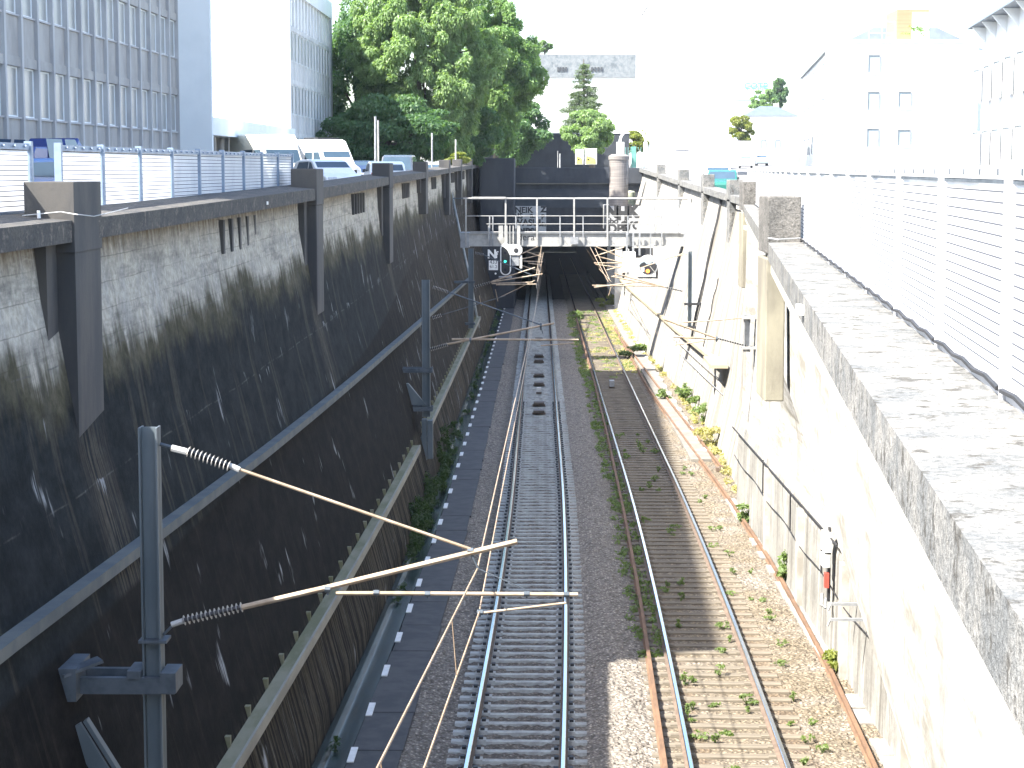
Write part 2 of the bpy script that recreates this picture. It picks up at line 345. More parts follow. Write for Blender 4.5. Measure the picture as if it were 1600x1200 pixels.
M_FPB = surf('blue_grey_fence_post', (.22, .29, .38), (.17, .22, .30), 4, .5, .2, .1)
M_FPW = surf('white_fence_paint', (.42, .43, .45), (.34, .35, .37), 4, .5, 0, .1)
M_BLD = surf('grey_facade_concrete', (.44, .44, .44), (.34, .34, .345), .9, .85, 0, .35, (1, 1, .4))
M_SPAN = surf('spandrel_panel_concrete', (.36, .35, .33), (.27, .262, .25), .8, .85, 0, .3, (1, 1, .5))
M_WHT = surf('white_render', (.82, .83, .83), (.76, .77, .78), .25, .85, 0, .2)
M_FRM = surf('pale_window_frame', (.20, .22, .23), (.17, .18, .19), 2, .6)
M_WHG = surf('grey_white_render', (.74, .78, .79), (.66, .70, .71), .3, .85, 0, .3)
M_SLATE = surf('slate_roof', (.10, .125, .15), (.08, .10, .12), 1.5, .6)
M_GLASS = glass('window_glass', (.19, .195, .19), .3); M_GLB = glass('car_glass', (.03, .05, .07), .05)
M_ASPH = surf('street_asphalt', (.16, .155, .15), (.12, .118, .115), .6, .9, 0, .5)
M_TYRE = surf('tyre_rubber', (.015, .015, .016), (.022, .022, .022), 8, .85)
M_RIM = surf('alloy_rim', (.45, .46, .48), (.36, .37, .38), 6, .3, .8, .05)
M_RED = surf('red_lens', (.45, .02, .02), (.35, .02, .02), 8, .2); M_LAMP = surf('clear_lamp', (.7, .72, .74), (.55, .56, .58), 8, .15)
M_TRUNK = surf('tree_bark', (.09, .07, .05), (.05, .04, .03), 4, .9, 0, .7, (1, 1, .25), .04)
L_BRIGHT = leaf_mat('bright_tree_leaves', (.10, .18, .06), (.27, .37, .17), (.17, .26, .10))
L_DARK = leaf_mat('dark_tree_leaves', (.045, .11, .05), (.11, .20, .08))
L_MID = leaf_mat('mid_green_leaves', (.075, .16, .05), (.20, .31, .11))
L_CON = leaf_mat('conifer_needles', (.06, .095, .055), (.11, .155, .09))
L_YEL = leaf_mat('yellow_green_leaves', (.13, .17, .03), (.24, .26, .06))
L_WEED = leaf_mat('weed_leaves', (.09, .14, .035), (.19, .26, .09)); L_DRY = leaf_mat('dry_grass', (.28, .27, .11), (.42, .38, .19))
L_IVY = leaf_mat('damp_wall_greenery', (.02, .045, .012), (.05, .09, .025))

# ------------------------------------------------------------------ ground, track bed, tunnel
def YS(a, b, n): return [a + (b - a) * i / n for i in range(n + 1)]
g = MB()
ys = [-60, -5, 2, 8, 14, 20, 30, 40, 50, 60, 79, 100, 130, 160]
for i in range(len(ys) - 1):
    a, b = ys[i], ys[i + 1]
    for xa, xb in ((-900, -120), (-120, -30), (-30, -5.58)):
        ka, kb = (cw(a), cw(b)) if xb > -10 else (0, 0)
        g.quad((xa, a, street_l(a)), (xb + ka, a, street_l(a)), (xb + kb, b, street_l(b)), (xa, b, street_l(b)))
    for xa, xb in ((0, 1), (1, 2)):
        def rx(Y, k): 
            e = (1.45 + .0893 * Y) if Y < 79 else 8.5
            return (e, 40, 900)[k]
        g.quad((rx(a, xa), a, street_r(a)), (rx(a, xb), a, street_r(a)), (rx(b, xb), b, street_r(b)), (rx(b, xa), b, street_r(b)))
zf = lambda Y: lerp([160.6, 240, 700, 3000], [0., 1, 3, 3], Y)
for a, b in ((160.6, 200), (200, 320), (320, 700), (700, 3000)):
    for xa, xb in ((-900, -5.55), (-5.55, 8.5), (8.5, 40), (40, 900)):
        def zz(x, Y): return street_r(Y) if x > 8 and Y < 701 else zf(Y) if Y > 161 or x > -5 else street_l(160)
        g.quad((xa, a, zz(xa, a)), (xb, a, zz(xb, a)), (xb, b, zz(xb, b)), (xa, b, zz(xa, b)))
tag(g.build('ground', M_ASPH), kind='structure')

# ballast with real unevenness
cols = np.linspace(-2.15, 7.6, 120); rows = [16.0]
while rows[-1] < 165: rows.append(rows[-1] + max(.085, (rows[-1] - 28) * .0045 + .085))
rs = np.random.RandomState(3); V = []
xp = [-2.2, -1.95, -1.6, -1.25, 1.0, 1.35, 1.75, 2.2, 4.7, 5.3, 7.6]
zp = [-.20, -.16, -.19, -.235, -.235, -.16, -.14, -.20, -.20, -.17, -.15]
for Y in rows:
    jit = rs.uniform(-.022, .022, len(cols)) + .012 * np.sin(cols * 7 + Y * 1.7)
    inr = (np.abs(cols - 3.42) < 1.25)
    jit = np.where(inr, jit * .4, jit)
    for x, j in zip(cols, jit): V.append((x + cw(Y) + rs.uniform(-.02, .02), Y + rs.uniform(-.025, .025), TZ(Y) + lerp(xp, zp, x) + j))
n = len(cols)
Fc = [(i * n + k, i * n + k + 1, (i + 1) * n + k + 1, (i + 1) * n + k) for i in range(len(rows) - 1) for k in range(n - 1)]
b = MB(); b.v = V; b.f = Fc; b.uv = [None] * len(Fc); b.m = [0] * len(Fc)
tag(b.build('track_bed', M_BAL), kind='structure')
# under-bed slab and tunnel floor
tag(MB().quad((-12, 2, TZ(2) - .45), (12, 2, TZ(2) - .45), (12, 301, TZ(301) - .45), (-12, 301, TZ(301) - .45)).build('trench_floor', M_ASPH), kind='structure')

def rail_profile(): return [(-.07, -.16), (.07, -.16), (.07, -.145), (.012, -.125), (.012, -.045), (.036, -.035), (.036, -.006), (.026, 0), (-.026, 0), (-.036, -.006), (-.036, -.035), (-.012, -.045), (-.012, -.125), (-.07, -.145)]
RY = YS(14, 62, 24) + YS(62, 265, 20)[1:]
def rail(off, c, parent, name='rail', ys=RY, zo=0):
    mb = MB(); n = 14
    prof = rail_profile(); v = []
    for Y in ys:
        for (x, z) in prof: v.append((x + off + c(Y), Y, z + TZ(Y) + zo))
    fs = []
    for i in range(len(ys) - 1):
        for k in range(n): fs.append((i * n + k, i * n + (k + 1) % n, (i + 1) * n + (k + 1) % n, (i + 1) * n + k))
    mb.add(v, fs)
    mb.m = [1 if (f[0] % n) in (6, 7, 8) else 0 for f in fs]
    mb.add(v[:n], [tuple(range(n))[::-1]]); return mb.build(name, [M_RAILW, M_RAIL], parent)
def track(label, c, sl_mesh, pitch, y0, zoff, jitter):
    t = thing('railway_track', label, 'railway track', (c(30), 30, TZ(30)))
    rail(-.752, c, t); rail(.752, c, t)
    Y = y0; i = 0; rest = MB(); L = OFF[t.name]
    src = [(v.co.copy()) for v in sl_mesh.vertices]; sf = [tuple(p.vertices) for p in sl_mesh.polygons]
    while Y < 215:
        rz = math.atan((c(Y + .5) - c(Y - .5))) * -1 + rnd.uniform(-jitter, jitter) * .02
        loc = Vector((c(Y) + rnd.uniform(-jitter, jitter) * .05, Y + rnd.uniform(-jitter, jitter) * .03, TZ(Y) + zoff + rnd.uniform(-.006, .006)))
        if i < 100 and Y > 28:
            o = bpy.data.objects.new('sleeper', sl_mesh); COL.objects.link(o); o.parent = t; o.location = loc - L; o.rotation_euler = (0, 0, rz); i += 1
        else:
            m = Matrix.Translation(loc) @ Matrix.Rotation(rz, 4, 'Z'); rest.add([m @ p for p in src], sf)
        Y += pitch
    tag(rest.build('sleeper', sl_mesh.materials[0], t), kind='stuff'); return t
def proto(mb, name, mat):
    o = mb.build(name, mat); me = o.data; bpy.data.objects.remove(o); return me
s1 = MB()
def tbox(mb, x0, x1, w0, w1, z0, z1):
    mb.hexa([(x0, -w0, z0), (x1, -w0, z0), (x1, w0, z0), (x0, w0, z0), (x0, -w1, z1), (x1, -w1, z1), (x1, w1, z1), (x0, w1, z1)])
tbox(s1, -1.13, -.93, .14, .085, -.2, -.03); tbox(s1, -.93, -.55, .14, .09, -.2, 0); tbox(s1, -.55, .55, .115, .07, -.2, -.03); tbox(s1, .55, .93, .14, .09, -.2, 0); tbox(s1, .93, 1.13, .14, .085, -.2, -.03)
s1.mi = 1
for sx in (-.752, .752):
    for q in (-1, 1):
        s1.box(sx + q * .12 - .035, sx + q * .12 + .035, -.05, .05, 0, .045)
track('near railway track on pale concrete sleepers in the shade of the left wall', c1, proto(s1, 'concrete_sleeper', [M_SLEEP, M_BLACK]), .57, 15, -.165, .25)
s2 = MB(); tbox(s2, -1.28, 1.28, .125, .115, -.15, 0); s2.mi = 0
for sx in (-.752, .752): s2.box(sx - .16, sx + .16, -.09, .09, 0, .015)
track('weedy railway track on old timber sleepers nearer the sunny right wall', c2, proto(s2, 'timber_sleeper', [M_TIMB, M_RAILW]), .60, 15, -.17, 1)

# loose and guard rails
def loose(label, pts, zo=-.03, clamp=False, w_=.09):
    mb = MB(); ys_ = [p[0] for p in pts]; xs_ = [p[1] for p in pts]; Y = ys_[0]; v = []; YY = []
    nseg = max(6, int((ys_[-1] - ys_[0]) / 3))
    for i in range(nseg + 1):
        Y = ys_[0] + (ys_[-1] - ys_[0]) * i / nseg; YY.append(Y)
        for (x, z) in ((-.06, -.13), (.06, -.13), (.02, -.10), (.02, -.04), (.036, -.03), (.036, 0), (-.036, 0), (-.036, -.03), (-.02, -.04), (-.02, -.10)):
            v.append((x + lerp(ys_, xs_, Y), Y, TZ(Y) + zo + z))
    n = 10; fs = [(i * n + k, i * n + (k + 1) % n, (i + 1) * n + (k + 1) % n, (i + 1) * n + k) for i in range(nseg) for k in range(n)] + [tuple(range(n))[::-1]]
    mb.add(v, fs)
    t = thing('spare_rail', label, 'rail', (xs_[0], ys_[0], TZ(ys_[0])))
    mb.build('rail', M_RUST, t)
    if clamp: 
        x, y = xs_[0], ys_[0]; MB().box(x - .16, x + .16, y - .35, y - .05, TZ(y) - .15, TZ(y) - .02).box(x - .05, x + .05, y - .5, y - .3, TZ(y) - .15, TZ(y) + .05).build('end_stop', M_RAILW, t)
    return t
loose('rusty brown rail lying in the ballast between the two tracks', [(15, 1.55), (30, 1.95), (43, 2.2), (54, 2.33), (72, 2.46), (91, 2.52), (150, 2.5)])
loose('long rusty rail lying nearest the foot of the right wall', [(15, 4.8), (30, 5.22), (36.6, 5.45), (47, 5.6), (58, 5.5), (75, 5.15), (90, 4.9), (130, 4.85)])
loose('shorter orange rusty rail with an end stop beside the right wall weeds', [(63.9, 5.84), (85, 5.44), (110, 5.05), (118, 4.95)], .02, True)

# walkway slabs and gutter on the left
t = thing('trackside_walkway', 'dark concrete slab walkway with white dashes at the foot of the left wall', 'walkway', (-2.4, 30, TZ(30)))
Y = 15.0; mb = MB()
while Y < 215:
    dz = rnd.uniform(-.008, .008); dx = rnd.uniform(-.015, .015); e = 2.32
    v = []
    for yy in (Y + .008, Y + e - .008):
        v += [(-2.74 + cw(yy) + dx, yy), (-1.93 + cw(yy) + dx + rnd.uniform(-.02, .02), yy)]
    z = lambda q: TZ(q) - .115 + dz
    mb.hexa([(*v[0], z(Y) - .2), (*v[1], z(Y) - .2), (*v[3], z(Y) - .2), (*v[2], z(Y) - .2), (*v[0], z(Y)), (*v[1], z(Y)), (*v[3], z(Y + e)), (*v[2], z(Y + e))])
    Y += e
mb.build('slab', M_WALK, t)
Y = 30.9 - 2.8 * 5; k = 0
while Y < 215:
    x = -2.70 + cw(Y); MB().box(x - .055, x + .055, Y - .40, Y + .40, TZ(Y) - .105, TZ(Y) - .085).build('white_dash', M_WHITE, t); Y += 2.8 if Y < 120 else 3.4
tag(MB().sweep([(-3.35, -.3), (-3.28, -.12), (-3.18, -.12), (-3.14, -.27), (-2.86, -.27), (-2.82, -.13), (-2.76, -.13), (-2.75, -.5), (-3.35, -.5)], YS(15, 215, 80), cw, TZ).build('gutter', M_GUT), kind='structure')
t = thing('trackside_walkway', 'pale sunlit slab walkway along the foot of the right wall towards the tunnel', 'walkway', (5.3, 100, TZ(100)))
mb = MB(); Y = 66
while Y < 215:
    mb.box(5.05, 5.75 + rnd.uniform(0, .03), Y, Y + 1.98, TZ(Y) - .3, TZ(Y) - .08 + rnd.uniform(-.01, .01)); Y += 2
mb.build('slab', surf('pale_walkway_concrete', (.20, .185, .155), (.14, .13, .115), 2, .85), t)
Y = 68
while Y < 190: MB().box(5.62, 5.78, Y, Y + .7, TZ(Y) - .07, TZ(Y) - .05).build('white_dash', M_WHITE, t); Y += 3.2
# edge blocks along near right wall
t = thing('drain_channel', 'row of pale concrete drain lids between the rusty rail and the right wall', 'drain', (5.5, 30, TZ(30)))
Y = 15
M_PALE = surf('bleached_lid_concrete', (.30, .285, .26), (.17, .16, .145), 1.2, .85)
while Y < 57:
    if rnd.random() > .22: MB().box(5.42 + .02 * rnd.random(), 5.72, Y, Y + .9, TZ(Y) - .3, TZ(Y) - .12 + rnd.uniform(-.02, .015)).build('lid', M_PALE, t)
    Y += .95

# ------------------------------------------------------------------ left retaining wall
CY = [2, 18, 24, 45, 65, 86, 107, 140, 165]; CB = [-.9, -.84, -.82, -.66, -.47, -.35, -.17, .05, .2]
def copb(Y): return lerp(CY, CB, Y)
PROF = [(0, -3.28), (1.6, -3.70), (4.5, -4.45), (5.9, -4.82), (8.0, -5.17), (11, -5.3)]
def wallx(Y, z):
    zt = z - TZ(Y); return lerp([p[0] for p in PROF], [p[1] for p in PROF], zt) + cw(Y)
lw = thing('retaining_wall', 'tall dark stained concrete retaining wall with piers in the shade on the left', 'retaining wall', (-3.3, 24, TZ(24)))
mb = MB(); YW = YS(2, 165, 110); NT_ = 14
for i in range(len(YW) - 1):
    a, b_ = YW[i], YW[i + 1]
    for k in range(NT_):
        def pt(Y, k):
            z = copb(Y) + (TZ(Y) - .4 - copb(Y)) * k / NT_; return (wallx(Y, z), Y, z), (Y, copb(Y) - z)
        q = [pt(a, k), pt(b_, k), pt(b_, k + 1), pt(a, k + 1)]
        mb.quad(*[p[0] for p in q][::-1], uv=[p[1] for p in q][::-1])
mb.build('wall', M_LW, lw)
mb = MB(); 
for i in range(len(YW) - 1):
    a, b_ = YW[i], YW[i + 1]
    v = []
    for zf_, in ((0,), (.25,)):
        for (x, Y) in ((-5.62, a), (-4.86, a), (-4.86, b_), (-5.62, b_)): v.append((x + cw(Y), Y, copb(Y) + (zf_ if x > -5 else zf_ * 1.25)))
    mb.hexa(v)
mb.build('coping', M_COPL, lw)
mb = MB().sweep([(-5.6, -1.2), (-5.3, -1.2), (-5.3, .02), (-5.6, .02)], YW, cw, copb)   # body behind the face
mb.build('backing', M_DARKC, lw)
PIER_Y = [(22.6, 24.0), (43.8, 45.2), (63.7, 65.2), (84.3, 85.8), (106, 107.5), (122.5, 124), (141.5, 143), (156.5, 158)]
PZT = [5.79, 6.15, 6.56, 7.9, 7.6, 8, 8, 8]
for (a, b_), zb in zip(PIER_Y, PZT):
    zt_ = copb(b_) + .68; x0 = -4.83 + cw(a); x1 = -5.40 + cw(a)
    zbot = TZ(b_) + zb
    mb = MB(); xm = -4.9 + cw(a)
    mb.box(x1, x0, a, b_, copb(a) - .12, zt_)                       # block standing through the coping
    mb.hexa([(wallx(a, zbot) - .06, a + .04, zbot), (x0 - .01, a + .04, zbot), (x0 - .01, b_ - .04, zbot), (wallx(a, zbot) - .06, b_ - .04, zbot),
             (x1 - .1, a + .04, copb(a) - .12), (x0 - .01, a + .04, copb(a) - .12), (x0 - .01, b_ - .04, copb(a) - .12), (x1 - .1, b_ - .04, copb(a) - .12)])
    mb.box(x1 - .1, x0 - .22, a - .45, a + .04, zbot + .9, copb(a) - .002)  # recessed second rib
    mb.build('pier', M_DARKC, lw, bevel=.025)
# ledge
LY = [2, 18, 23.5, 33, 56, 75, 120, 165]; LZ = [-4.25, -4.38, -4.48, -4.67, -5.05, -5.45, -6.4, -7.3]
def lz(Y): return lerp(LY, LZ, Y)
mb = MB(); 
for i in range(len(YW) - 1):
    a, b_ = YW[i], YW[i + 1]
    if b_ > 122: break
    v = []
    for dz in (-.13, 0):
        for (dx, Y) in ((-.4, a), (.17, a), (.17, b_), (-.4, b_)): v.append((wallx(Y, lz(Y)) + dx, Y, lz(Y) + dz))
    mb.hexa(v)
mb.build('ledge', M_LEDGE, lw)
# drain openings under the coping
for (a, b_) in PIER_Y[:-2]:
    for s in (9.5,):
        y0 = b_ + s; L_ = 4.6 if b_ < 30 else 4.0
        z1 = copb(y0) - .12; x = wallx(y0, z1 - .3)
        mb = MB().hexa([(x - .3, y0, z1 - .5), (x + .015, y0, z1 - .5), (x + .015, y0 + L_, z1 - .44), (x - .3, y0 + L_, z1 - .44), (x - .3, y0, z1), (x - .03, y0, z1), (x - .03, y0 + L_, z1 + .05), (x - .3, y0 + L_, z1 + .05)])
        mb.build('drain_opening', M_BLACK, lw)
        mb = MB()
        for q in range(5): mb.box(x - .2, x + .07, y0 + q * L_ / 5, y0 + q * L_ / 5 + .18, z1 - .55, z1 + .02)
        mb.build('drain_fin', M_DARKC, lw)
# old pipe down the left wall
mb = MB(); pp = [P(702, 300, 118), P(733, 445, 116), P(745, 512, 114)]
tag(mb.tube([p + Vector((.12, 0, 0)) for p in pp], .075, 8).build('drain_pipe', surf('pale_pipe', (.36, .37, .34), (.26, .27, .25), 3), smooth=True), 'pale drain pipe running down the dark left wall to the cable trough', 'drain pipe')

# cable trough on brackets
def trough(label, y0, y1):
    t = thing('cable_trough', label, 'cable trough', (-3.6 + cw(y0), y0, TZ(y0) + 1.6))
    f = lambda Y: wallx(Y, TZ(Y) + 1.6)
    mb = MB(); ys_ = YS(y0, y1, max(4, int((y1 - y0) / 3))); n = 4
    for i in range(len(ys_) - 1):
        a, b_ = ys_[i], ys_[i + 1]; v = []
        for dz in (-.13, 0):
            for (dx, Y) in ((.03, a), (.22, a), (.22, b_), (.03, b_)): v.append((f(Y) + dx, Y, TZ(Y) + 1.6 + dz))
        mb.hexa(v)
    mb.build('lid', M_BEAM, t)
    mb = MB()
    for i in range(len(ys_) - 1):
        a, b_ = ys_[i], ys_[i + 1]; v = []
        for dz in (-.17, .012):
            for (dx, Y) in ((.224, a), (.262, a), (.262, b_), (.224, b_)): v.append((f(Y) + dx, Y, TZ(Y) + 1.6 + dz))
        mb.hexa(v)
    mb.build('side_board', M_BEAMS, t)
    Y = y0 + .6; k = 0
    while Y < y1 and k < 90:
        x = f(Y); MB().box(x - .12, x + .04, Y - .05, Y + .05, TZ(Y) + 1.52, TZ(Y) + 1.74).box(x - .1, x + .2, Y - .04, Y + .04, TZ(Y) + 1.36, TZ(Y) + 1.42).build('bracket', M_BEAM, t); Y += 1.55; k += 1
trough('mossy cable trough on brackets low on the left wall, nearest run', 14, 56.5)
trough('mossy cable trough on the left wall running on past the second mast to the pipe', 60.5, 115)

# ------------------------------------------------------------------ right retaining wall with overhanging footway
def flare(Y): return .82 + .0893 * Y if Y < 78.7 else 7.85
RZ = ([2, 60, 79, 84, 97, 116, 146, 165], [-1.49, -1.49, -1.38, -1.32, -1.13, -.86, -.38, -.1])
def rcb(Y): return lerp(RZ[0], RZ[1], Y)
def rbase(Y): return 5.70 if Y < 57 else lerp([57, 68, 80, 90, 103, 120, 165], [5.95, 6.25, 6.42, 6.38, 6.05, 5.8, 5.8], Y)
def rwx(Y, z):
    zt = z - TZ(Y); top = rcb(Y) - TZ(Y); xt = flare(Y) + .36; xb = rbase(Y)
    if Y < 57: return lerp([-1, 2.0, 2.02, 3.5, 5.3, top], [xb - .02, xb + .02, xb + .1, xb + .14, min(xb + .16, xt + .05), min(xb + .2, xt)], zt)
    return lerp([-1, 0, 2.2, top], [xb - .1, xb, xb + .5, xt], zt)
rw = thing('retaining_wall', 'bleached sunlit concrete retaining wall on the right, streaked beige and grey', 'retaining wall', (5.7, 40, TZ(40)))
mb = MB()
for seg in (YS(2, 56.99, 40), YS(57.01, 160, 60)):
    for i in range(len(seg) - 1):
        a, b_ = seg[i], seg[i + 1]; N = 18
        def pt(Y, k):
            z = rcb(Y) + (TZ(Y) - .4 - rcb(Y)) * k / N; return (rwx(Y, z), Y, z), (Y, rcb(Y) - z)
        for k in range(N):
            q = [pt(a, k), pt(b_, k), pt(b_, k + 1), pt(a, k + 1)]
            mb.quad(*[p[0] for p in q], uv=[p[1] for p in q])
# end face of the near section at Y = 57
Y = 57.0; zs = [rcb(Y) + (TZ(Y) - .4 - rcb(Y)) * k / 18 for k in range(19)]
for k in range(18):
    q = [(rwx(56.9, zs[k]), Y, zs[k]), (rwx(57.1, zs[k]) + .3, Y, zs[k]), (rwx(57.1, zs[k + 1]) + .3, Y, zs[k + 1]), (rwx(56.9, zs[k + 1]), Y, zs[k + 1])]
    mb.quad(*q, uv=[(p[0] * 3, rcb(Y) - p[2]) for p in q])
mb.build('wall', M_RW, rw)
mb = MB(); YR = YS(2, 78.7, 60) + YS(78.7, 160, 40)[1:]
rr = np.random.RandomState(5)
ncol = 9; zj = rr.uniform(-.012, .012, (len(YR), ncol))
def rwid(Y): return .80 if Y < 40 else lerp([40, 79, 160], [.8, .75, .7], Y)
for i in range(len(YR) - 1):
    a, b_ = YR[i], YR[i + 1]
    v = []
    for dz in (0, .29):
        for (dx, Y) in ((0, a), (rwid(a), a), (rwid(b_), b_), (0, b_)): v.append((flare(Y) + dx, Y, rcb(Y) + dz))
    mb.hexa(v)
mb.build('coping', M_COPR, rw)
mb = MB()
for i in range(len(YR) - 1):
    a, b_ = YR[i], YR[i + 1]
    if a > 79: break
    mb.hexa([(flare(a) + .05, a, rcb(a) - .22), (flare(a) + 4.5, a, rcb(a) - .22), (flare(b_) + 4.5, b_, rcb(b_) - .22), (flare(b_) + .05, b_, rcb(b_) - .22),
             (flare(a) + .05, a, rcb(a) - .003), (flare(a) + 4.5, a, rcb(a) - .003), (flare(b_) + 4.5, b_, rcb(b_) - .003), (flare(b_) + .05, b_, rcb(b_) - .003)])
mb.build('footway_slab', M_RW, rw)
for (a, hasp, zbot) in ((33, 1, -3.86), (66.6, 1, -3.95), (83, 1, -4.2), (96.5, 1, -3.9), (113, 1, -3.4), (134, 1, -2.9)):
    x = flare(a); top = rcb(a) + .29 + (.76 if a < 80 else .62)
    mb = MB().box(x - .01, x + .54, a, a + 1.4, rcb(a) + .1, top)
    if a < 80: MB().box(x - .02, x + .3, a + .05, a + 1.35, zbot, rcb(a) + .02).build('pilaster', M_PIL, rw, bevel=.02)
    else: mb.hexa([(x, a + .05, zbot), (x + .5, a + .05, zbot), (x + .5, a + 1.35, zbot), (x, a + 1.35, zbot), (x, a + .05, rcb(a) + .1), (x + .5, a + .05, rcb(a) + .1), (x + .5, a + 1.35, rcb(a) + .1), (x, a + 1.35, rcb(a) + .1)])
    mb.build('pier', M_PIERR if a < 80 else M_COPR, rw, bevel=.02)
mb = MB()   # ribs on the lower wall
for Y in (30, 36.2, 42.5, 48.8): mb.box(5.58, 5.9, Y, Y + .35, TZ(Y) - .3, TZ(Y) + 2.0)
mb.build('rib', surf('bleached_rib', (.38, .36, .32), (.24, .225, .195), 1.5, .9), rw)

# handrail, cables and boxes on right wall
t = thing('handrail', 'thin dark handrail with posts along the lower part of the near right wall', 'handrail', (5.6, 37, TZ(37) + 2))
mb = MB().tube([(5.60, Y, TZ(Y) + lerp([22, 37.5, 58], [2.3, 2.22, 2.02], Y)) for Y in YS(37, 57.5, 8)], .022, 6); mb.build('rail', M_BLACK, t)
MB().tube([(5.62, Y, TZ(Y) + 1.25 + .05 * math.sin(Y)) for Y in YS(22, 57, 30)], .012, 5).build('cable', M_BLACK, t)
for Y in (39, 44, 49.5): MB().tube([(5.6, Y, TZ(Y) + 2.15), (5.6, Y, TZ(Y) + 1.3)], .02, 6).build('post', M_BLACK, t)
t = thing('equipment_box', 'pale junction boxes with a red tag fixed to the right wall under the handrail', 'junction box', P(1287, 880, 38))
b0 = P(1287, 880, 38)
MB().box(5.47, 5.62, 37.8, 38.2, b0.z + .25, b0.z + .62).build('box', M_WHITE, t); MB().box(5.46, 5.6, 37.8, 38.15, b0.z - .05, b0.z + .2).build('box', M_PAN, t)
MB().box(5.50, 5.58, 37.8, 37.95, b0.z - .45, b0.z - .16).build('tag', surf('red_tag', (.5, .07, .05), (.4, .06, .04), 5, .5), t)
MB().box(5.585, 5.63, 37.95, 38.1, b0.z - .75, b0.z + .7).build('backing_bar', M_BLACK, t)
MB().tube([(5.48, 38, b0.z - .6), (5.45, 37.9, b0.z - .8), (5.52, 37.8, b0.z - .85), (5.55, 38, b0.z - .7)], .03, 6).build('cable_loop', M_GALD, t)
for (py, Y, L_) in ((944, 35.2, .5), (968, 34, .35)):
    p = P(1320, py, Y); t = thing('wall_bracket', 'small grey bracket sticking out of the near right wall' + (' just below the junction boxes' if L_ > .4 else ', lowest one with a hook'), 'bracket', p)
    MB().bar(p + Vector((-.25, 0, 0)), p + Vector((L_, 0, 0)), .05, .05).build('arm', M_GALD, t); MB().tube([p + Vector((-.25, 0, 0)), p + Vector((-.3, 0, -.12))], .02, 6).build('hook', M_GALD, t)
def on_rw(px, py, gap):
    Y = 58.0
    while Y < 158:
        p = P(px, py, Y)
        if p.x >= rwx(Y, p.z) - gap: return p
        Y += .25
    return P(px, py, 158)
t = thing('walkway_railing', 'yellowish beam railing with dark posts and wires along the far right wall', 'railing', (5.6, 62, TZ(62)))
A = on_rw(1131, 574, .2); B = on_rw(1060, 517, .2); C_ = on_rw(985, 452, .2); D_ = Vector((C_.x - .05, 158, TZ(158) + C_.z - TZ(C_.y)))
mb = MB(); 
for p, q in ((A, B), (B, C_), (C_, D_)): mb.bar(p, q, .24, .14)
mb.build('beam', surf('cream_beam_paint', (.34, .30, .21), (.26, .22, .15), 2, .7), t)
for f_ in (.55, 1.0): MB().tube([q - Vector((.03, 0, f_)) for q in (A, B, C_, D_)], .018, 5).build('wire', M_GALD, t)
for q, k in ((B, .15), (B, 1), (C_, .55), (C_, 1.0), (D_, .4)):
    s_ = A if q is B else B if q is C_ else C_; p = s_.lerp(q, k); MB().bar(p, (p.x, p.y, TZ(p.y) - .1), .07, .07).build('post', M_BLACK if k < 1 else M_PAN, t)
MB().box(A.x - .5, A.x + .12, A.y - .4, A.y + 3, A.z + .0, A.z + .12).build('end_plate', surf('cream_beam_paint', (.5, .5, .5)), t)
# cable bundles up the far right wall
for i, (x1_, y1_, x2_, y2_, Y) in enumerate(((1086, 312, 1040, 560, 90), (1108, 435, 1085, 545, 84))):
    lab = ('thick black cable bundle climbing the sunny right wall behind the gantry', 'thin black cable with a knot down the right wall beside the mast')[i]
    mb = MB(); pts = []
    for k in range(9):
        f_ = k / 8; p = P(x1_ + (x2_ - x1_) * f_, y1_ + (y2_ - y1_) * f_, Y); pts.append(Vector((rwx(Y, p.z) - .04 + .03 * math.sin(k * 2), Y + (p.x - rwx(Y, p.z)) * 0, p.z)))
    mb.tube(pts, .055 if i == 0 else .025, 6)
    if i == 0: mb.tube([q + Vector((-.05, -.22, 0)) for q in pts], .04, 6).tube([q + Vector((-.05, -.6, 0)) for q in pts], .03, 6)
    tag(mb.build('cable_bundle', M_BLACK), lab, 'cable')

